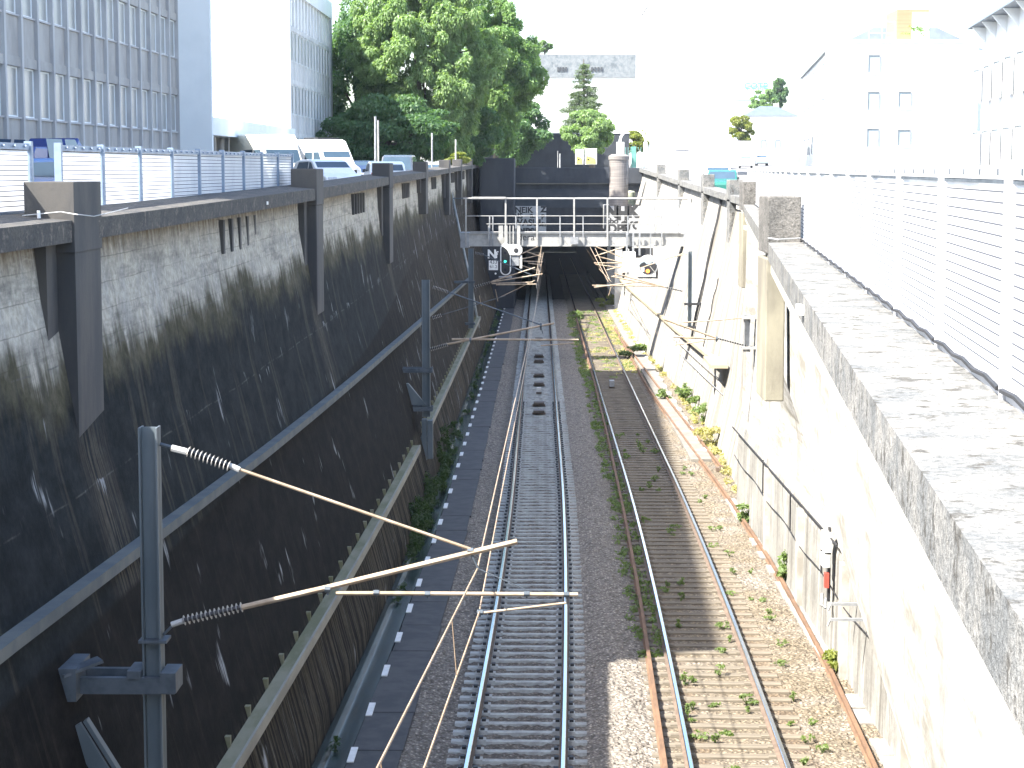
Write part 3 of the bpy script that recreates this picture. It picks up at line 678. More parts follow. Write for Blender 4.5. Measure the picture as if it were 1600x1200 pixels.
# ------------------------------------------------------------------ fences
def fence(label, posts, z0, z1, xf, pm, group=None, shade_strip=False):
    t = thing('mesh_fence', label, 'fence', (xf(posts[0]), posts[0], z0(posts[0])), group)
    for i, Y in enumerate(posts):
        x = xf(Y); MB().box(x - .045, x + .045, Y - .045, Y + .045, z0(Y) - .05, z1(Y) + .03).build('post', pm, t)
    for i in range(len(posts) - 1):
        a, b_ = posts[i] + .06, posts[i + 1] - .06
        q = [(xf(a), a, z0(a) + .06), (xf(b_), b_, z0(b_) + .06), (xf(b_), b_, z1(b_) - .07), (xf(a), a, z1(a) - .07)]
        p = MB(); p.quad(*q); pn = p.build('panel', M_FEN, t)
        fr = MB()
        for zz in (lambda Y: z1(Y) - .035, lambda Y: z0(Y) + .03): fr.bar((xf(a), a, zz(a)), (xf(b_), b_, zz(b_)), .05, .075 if zz(a) > z0(a) + .3 else .06)
        for k in range(5):
            yy = a + (b_ - a) * (k + .5) / 5; fr.tube([(xf(yy) + .03, yy, z1(yy) - .035), (xf(yy) + .055, yy, z1(yy) - .035)], .018, 6); 
        fr.build('frame', pm, pn)
        if shade_strip:
            for (ya, yb) in ((a - .012, a + .012),): MB().hexa([(xf(ya) - .02, ya, z0(ya)), (xf(ya) + .02, ya, z0(ya)), (xf(yb) + .02, yb, z0(yb)), (xf(yb) - .02, yb, z0(yb)), (xf(ya) - .02, ya, z1(ya) - .08), (xf(ya) + .02, ya, z1(ya) - .08), (xf(yb) + .02, yb, z1(yb) - .08), (xf(yb) - .02, yb, z1(yb) - .08)]).build('shade_strip', M_STEELD, pn)  # dark strip stands in for the post's shadow along the panel edge
            MB().bar((xf(a) - .012, a + .02, z1(a) - .085), (xf(b_) - .012, b_ - .02, z1(b_) - .085), .02, .022).build('shade_strip', M_STEELD, pn)  # dark bar stands in for the shade under the top rail
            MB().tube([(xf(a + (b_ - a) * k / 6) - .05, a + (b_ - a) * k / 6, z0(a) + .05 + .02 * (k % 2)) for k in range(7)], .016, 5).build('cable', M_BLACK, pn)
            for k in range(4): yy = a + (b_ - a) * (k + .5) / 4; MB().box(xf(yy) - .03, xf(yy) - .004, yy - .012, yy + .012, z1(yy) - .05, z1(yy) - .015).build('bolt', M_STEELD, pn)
    return t
fl = lambda Y: -5.74 + cw(Y)
fence('short white mesh fence at the left edge behind the nearest pier', [14.8, 17.1, 19.4, 21.7, 24.05], lambda Y: -.55, lambda Y: .31, fl, M_FPB)
fence('long white mesh fence with blue posts on the left wall coping', [25.4] + [27.65 + 2.35 * i for i in range(9)], lambda Y: copb(Y) + .2, lambda Y: .31 + .002 * (Y - 25), fl, M_FPB)
MB().box(fl(25.3) - .09, fl(25.3) + .09, 25.05, 25.35, -.6, .36)
fr_ = lambda Y: 1.59 + .0838 * Y
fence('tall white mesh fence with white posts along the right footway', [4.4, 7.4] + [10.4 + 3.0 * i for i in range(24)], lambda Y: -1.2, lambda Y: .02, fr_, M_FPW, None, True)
# sagging strand and peg by the near left pier
p0 = P(40, 330, 23); tag(MB().tube([P(35, 337, 22.5), P(95, 331, 22.5), P(118, 335, 22.4) + Vector((.03, -.03, 0)), P(140, 338, 23.2) + Vector((.05, 0, 0)), P(160, 335, 24.05), P(200, 325, 25.5)], .006, 4).build('wire_strand', M_PAN), 'thin loose wire strung round the nearest left pier', 'wire')
tag(MB().tube([P(61, 341, 22.3), P(60, 329, 22.3)], .02, 6).build('white_peg', M_WHITE), 'short white peg standing on the near left coping', 'peg')
tag(MB().tube([P(1200, 372, 31), P(1215, 374, 31), P(1250, 372, 32.5)], .012, 5).build('wire_strand', M_PAN), 'thin wire strung across the foot of the right lichen pier', 'wire')
p0 = P(1246, 485, 19.0); tag(MB().box(flare(19) - .05, flare(19) - .003, 18.9, 19.2, p0.z - .04, p0.z + .05).build('marker_plate', M_WHITE), 'small white marker plate on the side of the right coping', 'marker')
p0 = P(1164, 356, 58); tag(MB().box(flare(58) - .05, flare(58) - .003, 57.8, 58.4, p0.z - .06, p0.z + .06).build('marker_plate', M_WHITE), 'tiny white marker plate on the far right coping near the second pier', 'marker')
p0 = P(415, 317, 40); x = -4.86 + cw(37); tag(MB().box(x + .003, x + .02, 36.6, 36.75, copb(36.7) + .08, copb(36.7) + .14).build('marker_plate', M_WHITE), 'tiny white square plate on the left coping under the fence', 'marker')

# ------------------------------------------------------------------ catenary masts
def hpost(mb, x, y, z0, z1, w_=.2, d=.2):
    mb.box(x - w_ / 2, x + w_ / 2, y - .012, y + .012, z0, z1); mb.box(x - w_ / 2, x - w_ / 2 + .018, y - d / 2, y + d / 2, z0, z1); mb.box(x + w_ / 2 - .018, x + w_ / 2, y - d / 2, y + d / 2, z0, z1)
def insulator(p, q, parent, r=.055, n=11):
    p = Vector(p); q = Vector(q); mb = MB(); mb.mi = 1; mb.tube([p, q], r * .45, 6); mb.mi = 0
    for i in range(n):
        c = p.lerp(q, (i + .5) / n); d = (q - p).normalized() * (q - p).length / n * .13; mb.tube([c - d, c + d], [r * .6, r], 10)
    return mb.build('insulator', [M_INS, M_BLACK], parent)
def clamp(p, parent, r=.05):
    MB().tube([Vector(p) - Vector((.03, 0, 0)), Vector(p) + Vector((.03, 0, 0))], r, 8).tube([Vector(p) + Vector((0, 0, r)), Vector(p) - Vector((0, 0, r * 1.6))], r * .35, 6).build('clamp', M_STEELD, parent)
Y = 20.0
t = thing('catenary_mast', 'nearest blue grey steel mast with cream arms reaching over the track from the left wall', 'catenary mast', (P(233, 900, Y).x, Y, P(233, 1200, Y).z))
top = P(233, 667, Y); bx = top.x
mb = MB(); hpost(mb, bx, Y, TZ(Y) + .8, top.z, .19, .22); mb.build('post', M_STEELB, t)
br = P(90, 1050, Y); mb = MB().bar((wallx(Y, br.z) + .02, Y - .14, br.z - .1), (bx + .24, Y - .14, br.z - .1), .07, .17).bar((wallx(Y, br.z) + .02, Y + .15, br.z - .06), (bx + .24, Y + .15, br.z - .06), .07, .14)
mb.box(bx + .1, bx + .26, Y - .2, Y + .2, br.z - .17, br.z + .04).box(bx - .24, bx - .1, Y - .2, Y + .2, br.z - .02, br.z + .06).box(wallx(Y, br.z) - .1, wallx(Y, br.z) + .14, Y - .35, Y + .3, br.z - .22, br.z + .12)
mb.bar((wallx(Y, br.z) - .02, Y - .3, br.z + .05), (wallx(Y, br.z) + .34, Y - .1, br.z + .16), .2, .03)
mb.build('wall_bracket', M_STEELD, t)
p = P(115, 1135, Y - .3); mb = MB().bar(p, p + Vector((.55, 0, -.95)), .17, .05, (0, 1, 0)).bar(p + Vector((.1, .12, .04)), p + Vector((.66, .12, -.9)), .04, .12, (0, 1, 0)); mb.build('wall_stay', M_STEELB, t)
mb = MB().box(bx - .13, bx + .16, Y - .13, Y + .13, P(0, 998, Y).z - .015, P(0, 998, Y).z + .015); mb.build('band', M_STEELD, t)
def arm(pts, r, parent, mat=None, Y_=20, name='cantilever_tube'):
    return MB().tube([P(a, b_, Y_) for a, b_ in pts], r, 8).build(name, mat or M_TUBE, parent, smooth=False)
arm([(250, 694), (272, 700)], .02, t, M_STEELD, name='link'); arm([(268, 700), (292, 706)], .035, t, M_PAN, name='socket')
insulator(P(291, 704, Y), P(360, 729, Y), t, .06)
arm([(358, 727), (374, 734)], .03, t, M_PAN, name='socket'); arm([(370, 732), (735, 858)], .017, t)
arm([(255, 992), (272, 975)], .014, t, M_STEELD, name='link'); arm([(268, 976), (286, 970)], .03, t, M_INS, name='socket')
insulator(P(284, 970, Y), P(380, 948, Y), t, .055, 14); arm([(378, 949), (520, 916), (808, 846)], .030, t)
arm([(525, 927), (600, 927), (903, 929)], .022, t); arm([(750, 958), (885, 942)], .013, t); arm([(885, 930), (885, 944)], .012, t, M_STEELD, name='link')
for c_ in ((735, 860), (512, 920), (588, 926), (668, 928), (823, 928), (885, 929), (750, 957)): clamp(P(*c_, Y), t, .028 if c_[0] != 512 else .04)
arm([(735, 862), (748, 890)], .012, t, M_STEELD, name='link'); arm([(746, 888), (823, 922)], .005, t, M_STEELD, name='stay_wire')

Y2 = 60.0
t = thing('catenary_mast', 'second blue mast on wall brackets beside the cable trough gap on the left', 'catenary mast', (P(666, 600, Y2).x, Y2, P(666, 715, Y2).z))
x = P(666, 600, Y2).x; mb = MB(); hpost(mb, x, Y2, P(0, 650, Y2).z, P(0, 437, Y2).z, .24, .24); mb.build('post', M_STEELB, t)
for py in (577, 637, 684):
    z = P(0, py, Y2).z; mb = MB().bar((wallx(Y2, z) - .05, Y2 - .16, z), (x + .2, Y2 - .16, z), .08, .14).bar((wallx(Y2, z) - .05, Y2 + .16, z), (x + .2, Y2 + .16, z), .08, .14); mb.build('wall_bracket', M_STEELD, t)
z = P(0, 600, Y2).z; MB().hexa([(wallx(Y2, z - .5) - .05, Y2 - .2, z - .6), (wallx(Y2, z - .5) + .45, Y2 - .2, z - .6), (wallx(Y2, z - .5) + .45, Y2, z - .6), (wallx(Y2, z - .5) - .05, Y2, z - .6), (wallx(Y2, z) - .05, Y2 - .2, z + .05), (wallx(Y2, z) + .05, Y2 - .2, z + .05), (wallx(Y2, z) + .05, Y2, z + .05), (wallx(Y2, z) - .05, Y2, z + .05)]).build('gusset', M_STEELB, t)
MB().box(x - .13, x + .02, Y2 - .22, Y2 + .1, P(0, 716, Y2).z, P(0, 653, Y2).z).box(x + .04, x + .2, Y2 - .22, Y2 + .1, P(0, 714, Y2).z, P(0, 655, Y2).z).build('counterweight_box', M_STEELB, t)
def arms2(t, Yq, tubes, mat=M_TUBE, r=.035):
    for pts in tubes: MB().tube([P(a, b_, Yq) for a, b_ in pts], r, 6).build('cantilever_tube', mat, t)
insulator(P(676, 448, Y2), P(700, 456, Y2), t, .06); arms2(t, Y2, [[(700, 456), (846, 508)]], M_STEELD, .022); insulator(P(675, 497, Y2), P(690, 492, Y2), t, .06, 6); arms2(t, Y2, [[(690, 492), (790, 462)]], M_STEELD, .012)
insulator(P(672, 546, Y2), P(700, 538, Y2), t, .07, 10); arms2(t, Y2, [[(698, 538), (866, 505)], [(706, 530), (904, 531)]], M_TUBE, .035); arms2(t, Y2, [[(845, 540), (898, 536)]], M_TUBE, .02); clamp(P(845, 509, Y2), t, .08); clamp(P(735, 531, Y2), t, .06)
arms2(t, Y2, [[(845, 509), (848, 521)]], M_STEELD, .015)

Y3 = 101.0
t = thing('catenary_mast', 'third dark blue mast on the left wall just before the signal gantry', 'catenary mast', (P(736, 500, Y3).x, Y3, P(736, 520, Y3).z))
x = P(736, 450, Y3).x; mb = MB(); hpost(mb, x, Y3, P(0, 512, Y3).z, P(0, 388, Y3).z, .26, .26); mb.build('post', M_STEELB, t)
for py in (505, 440): z = P(0, py, Y3).z; MB().bar((wallx(Y3, z) - .05, Y3, z), (x + .2, Y3, z), .2, .12).build('wall_bracket', M_STEELD, t)
insulator(P(742, 395, Y3), P(756, 398, Y3), t, .08, 7); arms2(t, Y3, [[(756, 398), (838, 433)]], M_STEELD, .03)
insulator(P(740, 449, Y3), P(766, 441, Y3), t, .08, 8); arms2(t, Y3, [[(766, 441), (848, 428)], [(768, 440), (836, 418)], [(768, 443), (832, 441)], [(775, 445), (838, 444)]], M_TUBE, .035)
arms2(t, Y3, [[(774, 452), (778, 471)], [(778, 466), (836, 438)], [(749, 462), (752, 478)]], M_TUBE, .02)
Y4 = 54.0
t = thing('catenary_mast', 'pale mast stub bolted to the bright near right wall with arms over the timber track', 'catenary mast', (5.65, Y4, P(0, 548, Y4).z))
x = 5.62; mb = MB(); hpost(mb, x, Y4, P(0, 548, Y4).z, P(0, 490, Y4).z, .17, .2); mb.build('post', M_GALD, t); 
for py in (495, 542): MB().box(x - .15, 5.9, Y4 - .15, Y4 + .15, P(0, py, Y4).z - .03, P(0, py, Y4).z + .04).build('wall_bracket', M_GAL, t)
arms2(t, Y4, [[(1168, 496), (1125, 500), (1066, 504)]], M_TUBE, .02); insulator(P(1168, 541, Y4), P(1122, 529, Y4), t, .05, 12)
arms2(t, Y4, [[(1122, 529), (1037, 499)], [(1120, 530), (1052, 526)]], M_TUBE, .03); arms2(t, Y4, [[(1100, 533), (1055, 539)]], M_TUBE, .018); clamp(P(1120, 529, Y4), t, .06)
Y5 = on_rw(1077, 490, .45).y
t = thing('catenary_mast', 'grey mast on the far right wall beside the round signal with crossing tubes', 'catenary mast', (P(1077, 480, Y5).x, Y5, P(0, 508, Y5).z))
x = P(1078, 450, Y5).x; mb = MB(); hpost(mb, x, Y5, P(0, 508, Y5).z, P(0, 392, Y5).z, .18, .2); mb.build('post', M_STEELB, t)
for py in (474, 510): z = P(0, py, Y5).z; MB().bar((x - .25, Y5, z), (x + .75, Y5, z), .22, .1).build('wall_bracket', M_BLACK, t)
arms2(t, Y5, [[(1074, 394), (1045, 403), (995, 421)], [(1074, 397), (1048, 402)]], M_TUBE, .025); insulator(P(1066, 455, Y5), P(1040, 449, Y5), t, .07, 8)
arms2(t, Y5, [[(1040, 449), (960, 427)], [(1030, 447), (925, 446)], [(1000, 440), (928, 449)], [(1040, 449), (955, 432)]], M_TUBE, .035); arms2(t, Y5, [[(955, 448), (951, 462)]], M_TUBE, .02)
for lab, Yq, tubes in (('cluster of pale catenary arms left of the tunnel mouth behind the signal', 140, [[(790, 408), (847, 382)], [(822, 393), (846, 401)], [(800, 408), (846, 398)], [(818, 408), (848, 409)], [(825, 411), (846, 414)], [(815, 415), (845, 424)]]),
                       ('cluster of pale catenary arms right of the tunnel mouth behind the white plate', 134, [[(928, 384), (978, 405)], [(930, 400), (975, 386)], [(928, 411), (976, 411)], [(935, 401), (978, 412)], [(930, 413), (975, 419)], [(948, 422), (985, 412)], [(955, 433), (990, 420)]])):
    p = P(tubes[0][0][0], tubes[0][0][1], Yq); t = thing('cantilever_cluster', lab, 'catenary arms', p)
    arms2(t, Yq, tubes, M_TUBE, .045)
    q = [[(846, 385), (838, 450)], [(849, 395), (840, 440)], [(843, 395), (838, 430)]] if p.x < 2 else [[(922, 386), (950, 440)], [(930, 388), (952, 436)], [(936, 420), (955, 440)]]
    for ln in q: MB().tube([P(*ln[0], Yq), P(*ln[1], Yq - 25)], .02, 5).build('wire', M_TUBE, t)

# contact and messenger wires
def wire(label, pts, r):
    out = []
    for i in range(len(pts) - 1):
        a, b_ = Vector(pts[i]), Vector(pts[i + 1])
        for k in range(10):
            f_ = k / 10; p = a.lerp(b_, f_); out.append(p)
    out.append(Vector(pts[-1])); return tag(MB().tube(out, [r if q.y < 45 else r * .5 for q in out], 5).build('overhead_wire', M_WIRE), label, 'overhead wire')
k20 = P(749, 956, 20); m20 = P(746, 889, 20)
cz = lambda Y: TZ(Y) + 4.72
wire('lower contact wire over the concrete sleepered track', [(-1.2, 6, cz(6) - .02), tuple(k20), (-.25, 60, cz(60)), (.05, 101, cz(101)), (-.1, 215, cz(215))], .0095)
wire('upper messenger wire above the contact wire of the near track', [(-1.32, 6, cz(6) + .75), tuple(m20), (-.18, 60, cz(60) + .5), (.02, 101, cz(101) + .5), (-.1, 215, cz(215) + .3)], .0095)
wire('contact wire over the timber sleepered track on the right', [(3.5, 54, P(0, 539, 54).z), (3.4, 93, P(0, 449, 93).z), (3.4, 215, cz(215))], .007)
for f_, lab in ((.2, 'short dropper wire hanging nearest the first mast'), (.55, 'short dropper wire hanging further along the near contact wire')):
    a = m20.lerp(Vector((-1.32, 6, cz(6) + .75)), f_); b_ = k20.lerp(Vector((-1.2, 6, cz(6) - .02)), f_); tag(MB().tube([a, b_], .004, 4).build('dropper_wire', M_WIRE), lab, 'dropper wire')

# ------------------------------------------------------------------ signal gantry
YG = 104.0
G = lambda px, py, dy=0: P(px, py, YG + dy)
t = thing('signal_gantry', 'pale steel signal gantry with railings spanning the cutting before the tunnel', 'gantry', (G(900, 384).x, YG, G(900, 384).z))
x0, x1 = G(733, 375).x, G(1068, 375).x; zt, zb = G(900, 365).z, G(900, 384).z
MB().box(x0, x1, YG, YG + .12, zb, zt).box(x0, x1, YG - .06, YG + .18, zb - .03, zb + .03).box(x0, x1, YG - .06, YG + .18, zt - .03, zt + .03).build('front_girder', M_GAL, t)
MB().box(x0, x1, YG + 1.3, YG + 1.42, zb, zt).build('rear_girder', M_GAL, t); MB().box(x0, x1, YG + .18, YG + 1.28, zt - .1, zt - .04).build('deck', M_GALD, t)
MB().box(x0 - .45, x0, YG - .1, YG + 1.5, zb - .1, zt + .05).box(x1, x1 + .3, YG - .1, YG + 1.5, zb - .1, zt + .05).build('end_bearing', M_GALD, t)
def hz(pxa, pxb, py, r, dy=-.1, mat=M_GAL, name='rail'): MB().tube([G(pxa, py, dy), G(pxb, py, dy)], r, 6).build(name, mat, t)
hz(724, 1079, 310, .045); hz(708, 735, 310, .035, mat=M_STEELD); hz(730, 1062, 337.5, .022); hz(760, 1062, 350, .022); hz(735, 1062, 362.5, .028)
hz(735, 1075, 311, .03, 1.4, M_GALD)
MB().bar(G(737, 309, -.1), G(790, 309, -.1), .3, .1).build('cable_tray', M_GAL, t)
for px in (728, 790, 839, 897, 949): MB().bar(G(px, 309, -.1), G(px, 384, -.1), .085, .085).build('post', M_GAL, t)
for px in (765, 770, 806, 875, 911, 981, 1034): MB().bar(G(px, 337, -.1), G(px, 384, -.1), .06, .06).build('post', M_GALD, t)
for px in (1023, 1060): MB().bar(G(px, 312, 1.3), G(px, 384, 1.3), .06, .06).build('post', M_GALD, t)
for px in (877, 913, 951, 1036): MB().bar(G(px, 368, -.03), G(px + 8, 380, -.03), .03, .03).build('brace', M_GALD, t)
MB().bar(G(1081, 308), G(1075, 400), .1, .1).build('end_post', M_GAL, t)
MB().box(G(892, 0).x, G(905, 0).x, YG - .3, YG - .07, G(0, 381).z, G(0, 370).z).build('lamp_box', M_GALD, t)
text_mesh('dera', .5, 'graffiti_tag', M_GRAF, t, G(822, 371, -.004), depth=.002)
for a, b_ in ((788, 793), (796, 797.5), (801, 803), (808, 813)): MB().box(G(a, 0).x, G(b_, 0).x, YG - .28, YG - .2, G(0, 386).z, G(0, 352).z).build('signal_hanger', M_GAL, t)
for a, b_ in ((779, 786), (762, 764)): MB().box(G(a, 0).x, G(b_, 0).x, YG - .26, YG - .2, G(0, 375).z, G(0, 352).z).build('signal_hanger', M_GAL, t)
for a, b_ in ((980, 983), (990, 993), (1000, 1003), (1018, 1020)): MB().box(G(a, 0).x, G(b_, 0).x, YG - .28, YG - .2, G(0, 398).z, G(0, 362).z).build('signal_hanger', M_GALD, t)
MB().box(G(985, 0).x, G(1023, 0).x, YG - .1, YG + .1, G(0, 402).z, G(0, 387).z).build('relay_case', M_BLACK, t)
# left signal: tall rounded board with a side target
def rounded(cx, cz_, w_, h, r, n=6):
    out = []
    for (sx, sz, a0) in ((1, 1, 0), (-1, 1, 90), (-1, -1, 180), (1, -1, 270)):
        for k in range(n + 1):
            a = R(a0 + 90 * k / n); out.append((cx + sx * (w_ / 2 - r) + r * math.cos(a), cz_ + sz * (h / 2 - r) + r * math.sin(a)))
    return out
t = thing('railway_signal', 'black signal with white border and green light hung under the left of the gantry', 'railway signal', G(790, 405, -.3))
c0 = G(790, 405.5, -.3); ww = G(798.5, 0).x - G(781.5, 0).x; hh = G(0, 381).z - G(0, 430).z
MB().prism(rounded(c0.x, c0.z, ww, hh, ww * .48), 'y', YG - .30, YG - .24).build('white_border', M_WHITE, t)
MB().prism(rounded(c0.x, c0.z, ww - .12, hh - .12, ww * .40), 'y', YG - .33, YG - .295).build('face', M_BLACK, t)
pa = [G(782, 383), G(786, 381.5), G(811, 381.5), G(816, 387), G(816, 393), G(812, 398), G(797, 398), G(793, 390), G(788, 386)]
MB().prism([(q.x, q.z) for q in pa][::-1], 'y', YG - .36, YG - .335).build('side_target', M_WHITE, t)
c_ = G(806.5, 391); MB().tube([(c_.x, YG - .375, c_.z), (c_.x, YG - .36, c_.z)], .13, 14).build('lens_opening', M_BLACK, t)
c_ = G(789.5, 408); MB().tube([(c_.x, YG - .35, c_.z), (c_.x, YG - .33, c_.z)], .065, 12).build('green_light', emis('green_signal_glow', (.05, .9, .6), .9), t)
for py in (395, 421): c_ = G(789.5, py); MB().tube([(c_.x, YG - .345, c_.z), (c_.x, YG - .33, c_.z)], .07, 12).build('unlit_lens', glass('lens_glass', (.02, .02, .03)), t)
MB().box(G(800, 0).x, G(811, 0).x, YG - .3, YG - .1, G(0, 414).z, G(0, 399).z).build('relay_box', M_GALD, t); MB().box(G(812.5, 0).x, G(816, 0).x, YG - .3, YG - .2, G(0, 418).z, G(0, 398).z).build('white_strip', M_WHITE, t)
MB().box(G(779, 0).x, G(800, 0).x, YG - .25, YG + .1, G(0, 433).z, G(0, 431).z).build('service_step', M_GALD, t)
t = thing('signal_plate', 'white number plate with Nf lettering above it left of the green signal', 'sign plate', G(771, 410, -.3))
MB().box(G(763.5, 0).x, G(778, 0).x, YG - .32, YG - .3, G(0, 421).z, G(0, 406).z).build('plate', M_WHITE, t)
text_mesh('433', .27, 'number', M_GRAF, t, G(771, 409.6, -.325), depth=.002); text_mesh('61.2', .23, 'number', M_GRAF, t, G(771, 416.8, -.325), depth=.002)
text_mesh('N', .62, 'letter', M_WHITE, t, G(768.6, 397.5, -.32), depth=.01, bold=.02); text_mesh('f', .5, 'letter', M_WHITE, t, G(776, 398.5, -.32), depth=.01, bold=.01)
MB().box(G(770, 0).x, G(772, 0).x, YG - .29, YG - .22, G(0, 424).z, G(0, 386).z).build('support', M_BLACK, t)
c_ = G(774.5, 427); MB().tube([(c_.x, YG - .34, c_.z), (c_.x, YG - .26, c_.z)], .05, 10).build('white_lamp', M_WHITE, t)
t = thing('railway_signal', 'round white rimmed signal with orange light under the right of the gantry', 'railway signal', G(1012, 414, -.3))
c_ = G(1012, 414); rr_ = .54
def disc(r, y0, y1, a0=0, a1=360, n=28): return [(c_.x + r * math.cos(R(a0 + (a1 - a0) * k / n)), c_.z + r * math.sin(R(a0 + (a1 - a0) * k / n))) for k in range(n + (0 if a1 - a0 == 360 else 1))]
MB().prism(disc(rr_, 0, 0), 'y', YG - .34, YG - .28).build('rim', M_WHITE, t); MB().prism(disc(rr_ - .07, 0, 0), 'y', YG - .36, YG - .335).build('face', surf('grey_signal_face', (.28, .33, .36), (.22, .26, .3), 3, .6), t)
low = [(c_.x + .46 * math.cos(R(a)), c_.z + .46 * math.sin(R(a))) for a in range(180, 361, 15)] + [(c_.x + .36, c_.z + .1), (c_.x + .22, c_.z + .17), (c_.x + .08, c_.z + .06), (c_.x - .08, c_.z + .06), (c_.x - .2, c_.z + .18), (c_.x - .36, c_.z + .1)]
MB().prism(low, 'y', YG - .38, YG - .358).build('lower_face', M_BLACK, t)
l_ = G(1011.5, 423); MB().tube([(l_.x, YG - .42, l_.z), (l_.x, YG - .38, l_.z)], .1, 12).build('orange_light', emis('orange_signal_glow', (1, .28, .05), 1.4), t)
for dx, dz in ((-.27, -.22),): MB().box(c_.x + dx - .07, c_.x + dx + .07, YG - .385, YG - .375, c_.z + dz - .12, c_.z + dz + .1).build('small_plate', M_WHITE, t)
MB().bar((c_.x + .1, YG - .42, c_.z - .05), (c_.x + .4, YG - .42, c_.z - .42), .03, .03).build('stay', M_GAL, t)
MB().box(G(1000, 0).x, G(1031, 0).x, YG - .28, YG + .2, G(0, 434).z, G(0, 432).z).box(G(1028, 0).x, G(1031, 0).x, YG - .25, YG - .1, G(0, 433).z, G(0, 405).z).build('bracket', M_BLACK, t)
t = thing('white_board', 'plain white rectangular board hung left of the round orange signal', 'sign board', G(985, 408, -.3))
MB().prism(rounded(G(985.3, 0).x, G(0, 408).z, .66, 1.06, .05), 'y', YG - .34, YG - .3).build('board', M_WHITE, t); MB().box(G(982, 0).x, G(985, 0).x, YG - .28, YG - .22, G(0, 436).z, G(0, 388).z).build('support', M_GAL, t)
for dx in (-.12, .05): MB().tube([(G(985, 0).x + dx, YG - .35, G(0, 402).z), (G(985, 0).x + dx, YG - .34, G(0, 402).z)], .03, 8).build('bolt', M_GALD, t)

# ------------------------------------------------------------------ tunnel portal
YP = 160.0
Q = lambda px, py, dy=0: P(px, py, YP + dy)
t = thing('tunnel_portal', 'dark concrete tunnel portal with heavy parapet at the end of the cutting', 'tunnel portal', (1.3, YP, TZ(YP)))
xl, xr = Q(806, 0).x, Q(951, 0).x; zl = Q(0, 378).z; zpt = Q(0, 262).z
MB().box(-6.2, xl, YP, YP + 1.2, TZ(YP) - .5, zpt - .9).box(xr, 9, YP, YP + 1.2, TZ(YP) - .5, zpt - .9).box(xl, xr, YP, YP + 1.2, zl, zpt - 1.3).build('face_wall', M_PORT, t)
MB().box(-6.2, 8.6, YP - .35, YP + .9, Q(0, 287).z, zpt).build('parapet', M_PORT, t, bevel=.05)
MB().box(xl - .2, xr + .2, YP - .12, YP - .002, Q(0, 325).z, Q(0, 296).z).build('lintel_panel', surf('lintel_concrete', (.03, .038, .05), (.045, .052, .062), .7, .9, 0, .4), t)
MB().box(Q(766, 0).x - .6, xl - .02, YP - 8, YP - .36, TZ(YP) - .5, Q(0, 246).z - .1).build('side_buttress', M_PORT, t, bevel=.06)
tu = MB(); zr0, zr1 = TZ(YP) - .4, TZ(300) - .4
tu.quad((xl, YP + .5, zr0), (xl, 300, zr1), (xl, 300, zl - 1), (xl, YP + .5, zl)).quad((xr, 300, zr1), (xr, YP + .5, zr0), (xr, YP + .5, zl), (xr, 300, zl - 1)).quad((xl, YP + .5, zl), (xl, 300, zl - 1), (xr, 300, zl - 1), (xr, YP + .5, zl)).quad((xl, 300, zr1), (xr, 300, zr1), (xr, 300, zl - 1), (xl, 300, zl - 1))
tu.quad((xl, YP + .5, zr0 + .02), (xr, YP + .5, zr0 + .02), (xr, 300, zr1 - .02), (xl, 300, zr1 - .02)); tu.build('lining', M_TUN, t)
def graf(t, words, x0, x1, z0, z1, y):
    for (wd, fx, fz, sz, bo) in words: text_mesh(wd, sz * 1.05, 'graffiti_tag', M_GRAF, t, (x0 + (x1 - x0) * fx, y, z0 + (z1 - z0) * fz), depth=.002, bold=bo + .022)
t = thing('painted_screen', 'pale concrete panel covered in black graffiti tags left above the tunnel', 'graffiti wall', Q(797, 368, -.3))
a, b_ = Q(797, 368, -.4), Q(853.5, 322, -.4); MB().box(a.x, b_.x, YP - .4, YP - .12, a.z - .6, b_.z).build('panel', M_PAN, t)
graf(t, [('NEIK', .38, .86, .62, .0), ('VAIS', .15, .66, .55, 0), ('a.', .62, .68, .6, 0), ('WASUL', .5, .43, .68, .01), ('DIPS!', .45, .12, .72, .02), ('Z', .92, .88, .6, .02), ('R', .92, .62, .55, 0), ('Mir', .91, .38, .45, 0), ('IVI', .1, .12, .6, 0), ('E', .06, .4, .6, 0)], a.x, b_.x, a.z, b_.z, YP - .404)
t = thing('bridge_abutment', 'grey abutment with large NHK graffiti beside the tunnel on the right', 'graffiti wall', P(975, 440, 150))
a, b_ = P(948, 440, 150), P(1000, 323, 150); MB().box(a.x, b_.x + .8, 150, 159.6, P(0, 378, 150).z, b_.z).build('block', surf('shaded_abutment_concrete', (.33, .335, .34), (.24, .245, .25), 1.2, .85, 0, .3), t); q = P(966, 480, 150); MB().box(q.x - .25, q.x + .3, 150.3, 151.2, TZ(150) - .4, P(0, 378, 150).z).build('column', M_PAN, t)
for wd, px, py, sz, bo in (('N', 956, 331.5, 1.2, .10), ('H', 973, 334, 1.25, .11), ('K', 989, 331, 1.2, .10), ('sbo', 957, 345.5, .62, .03), ('VDPS', 960, 358, .95, .045), ('SYOS', 990, 353, .8, .045), ('ti', 977, 349, .6, .05), ('E', 976, 361, .7, .06)): text_mesh(wd, sz, 'graffiti_tag', M_GRAF, t, P(px, py, 149.995), depth=.002, bold=bo)
t = thing('vent_chimney', 'squat round concrete vent shaft with metal ladder standing right of the tunnel', 'vent shaft', P(967, 322, 152))
c_ = P(967, 322, 152); top = P(967, 243, 152); 
MB().lathe([(.74, c_.z - .05), (.72, c_.z + 1), (.74, top.z - .35), (.80, top.z - .3), (.80, top.z - .05), (.55, top.z + .1), (.0001, top.z + .12)], c_.x, 152.4, 24).build('shaft', surf('ringed_vent_concrete', (.22, .20, .185), (.14, .128, .12), 2, .85, 0, .4, (.2, .2, 4)), t)
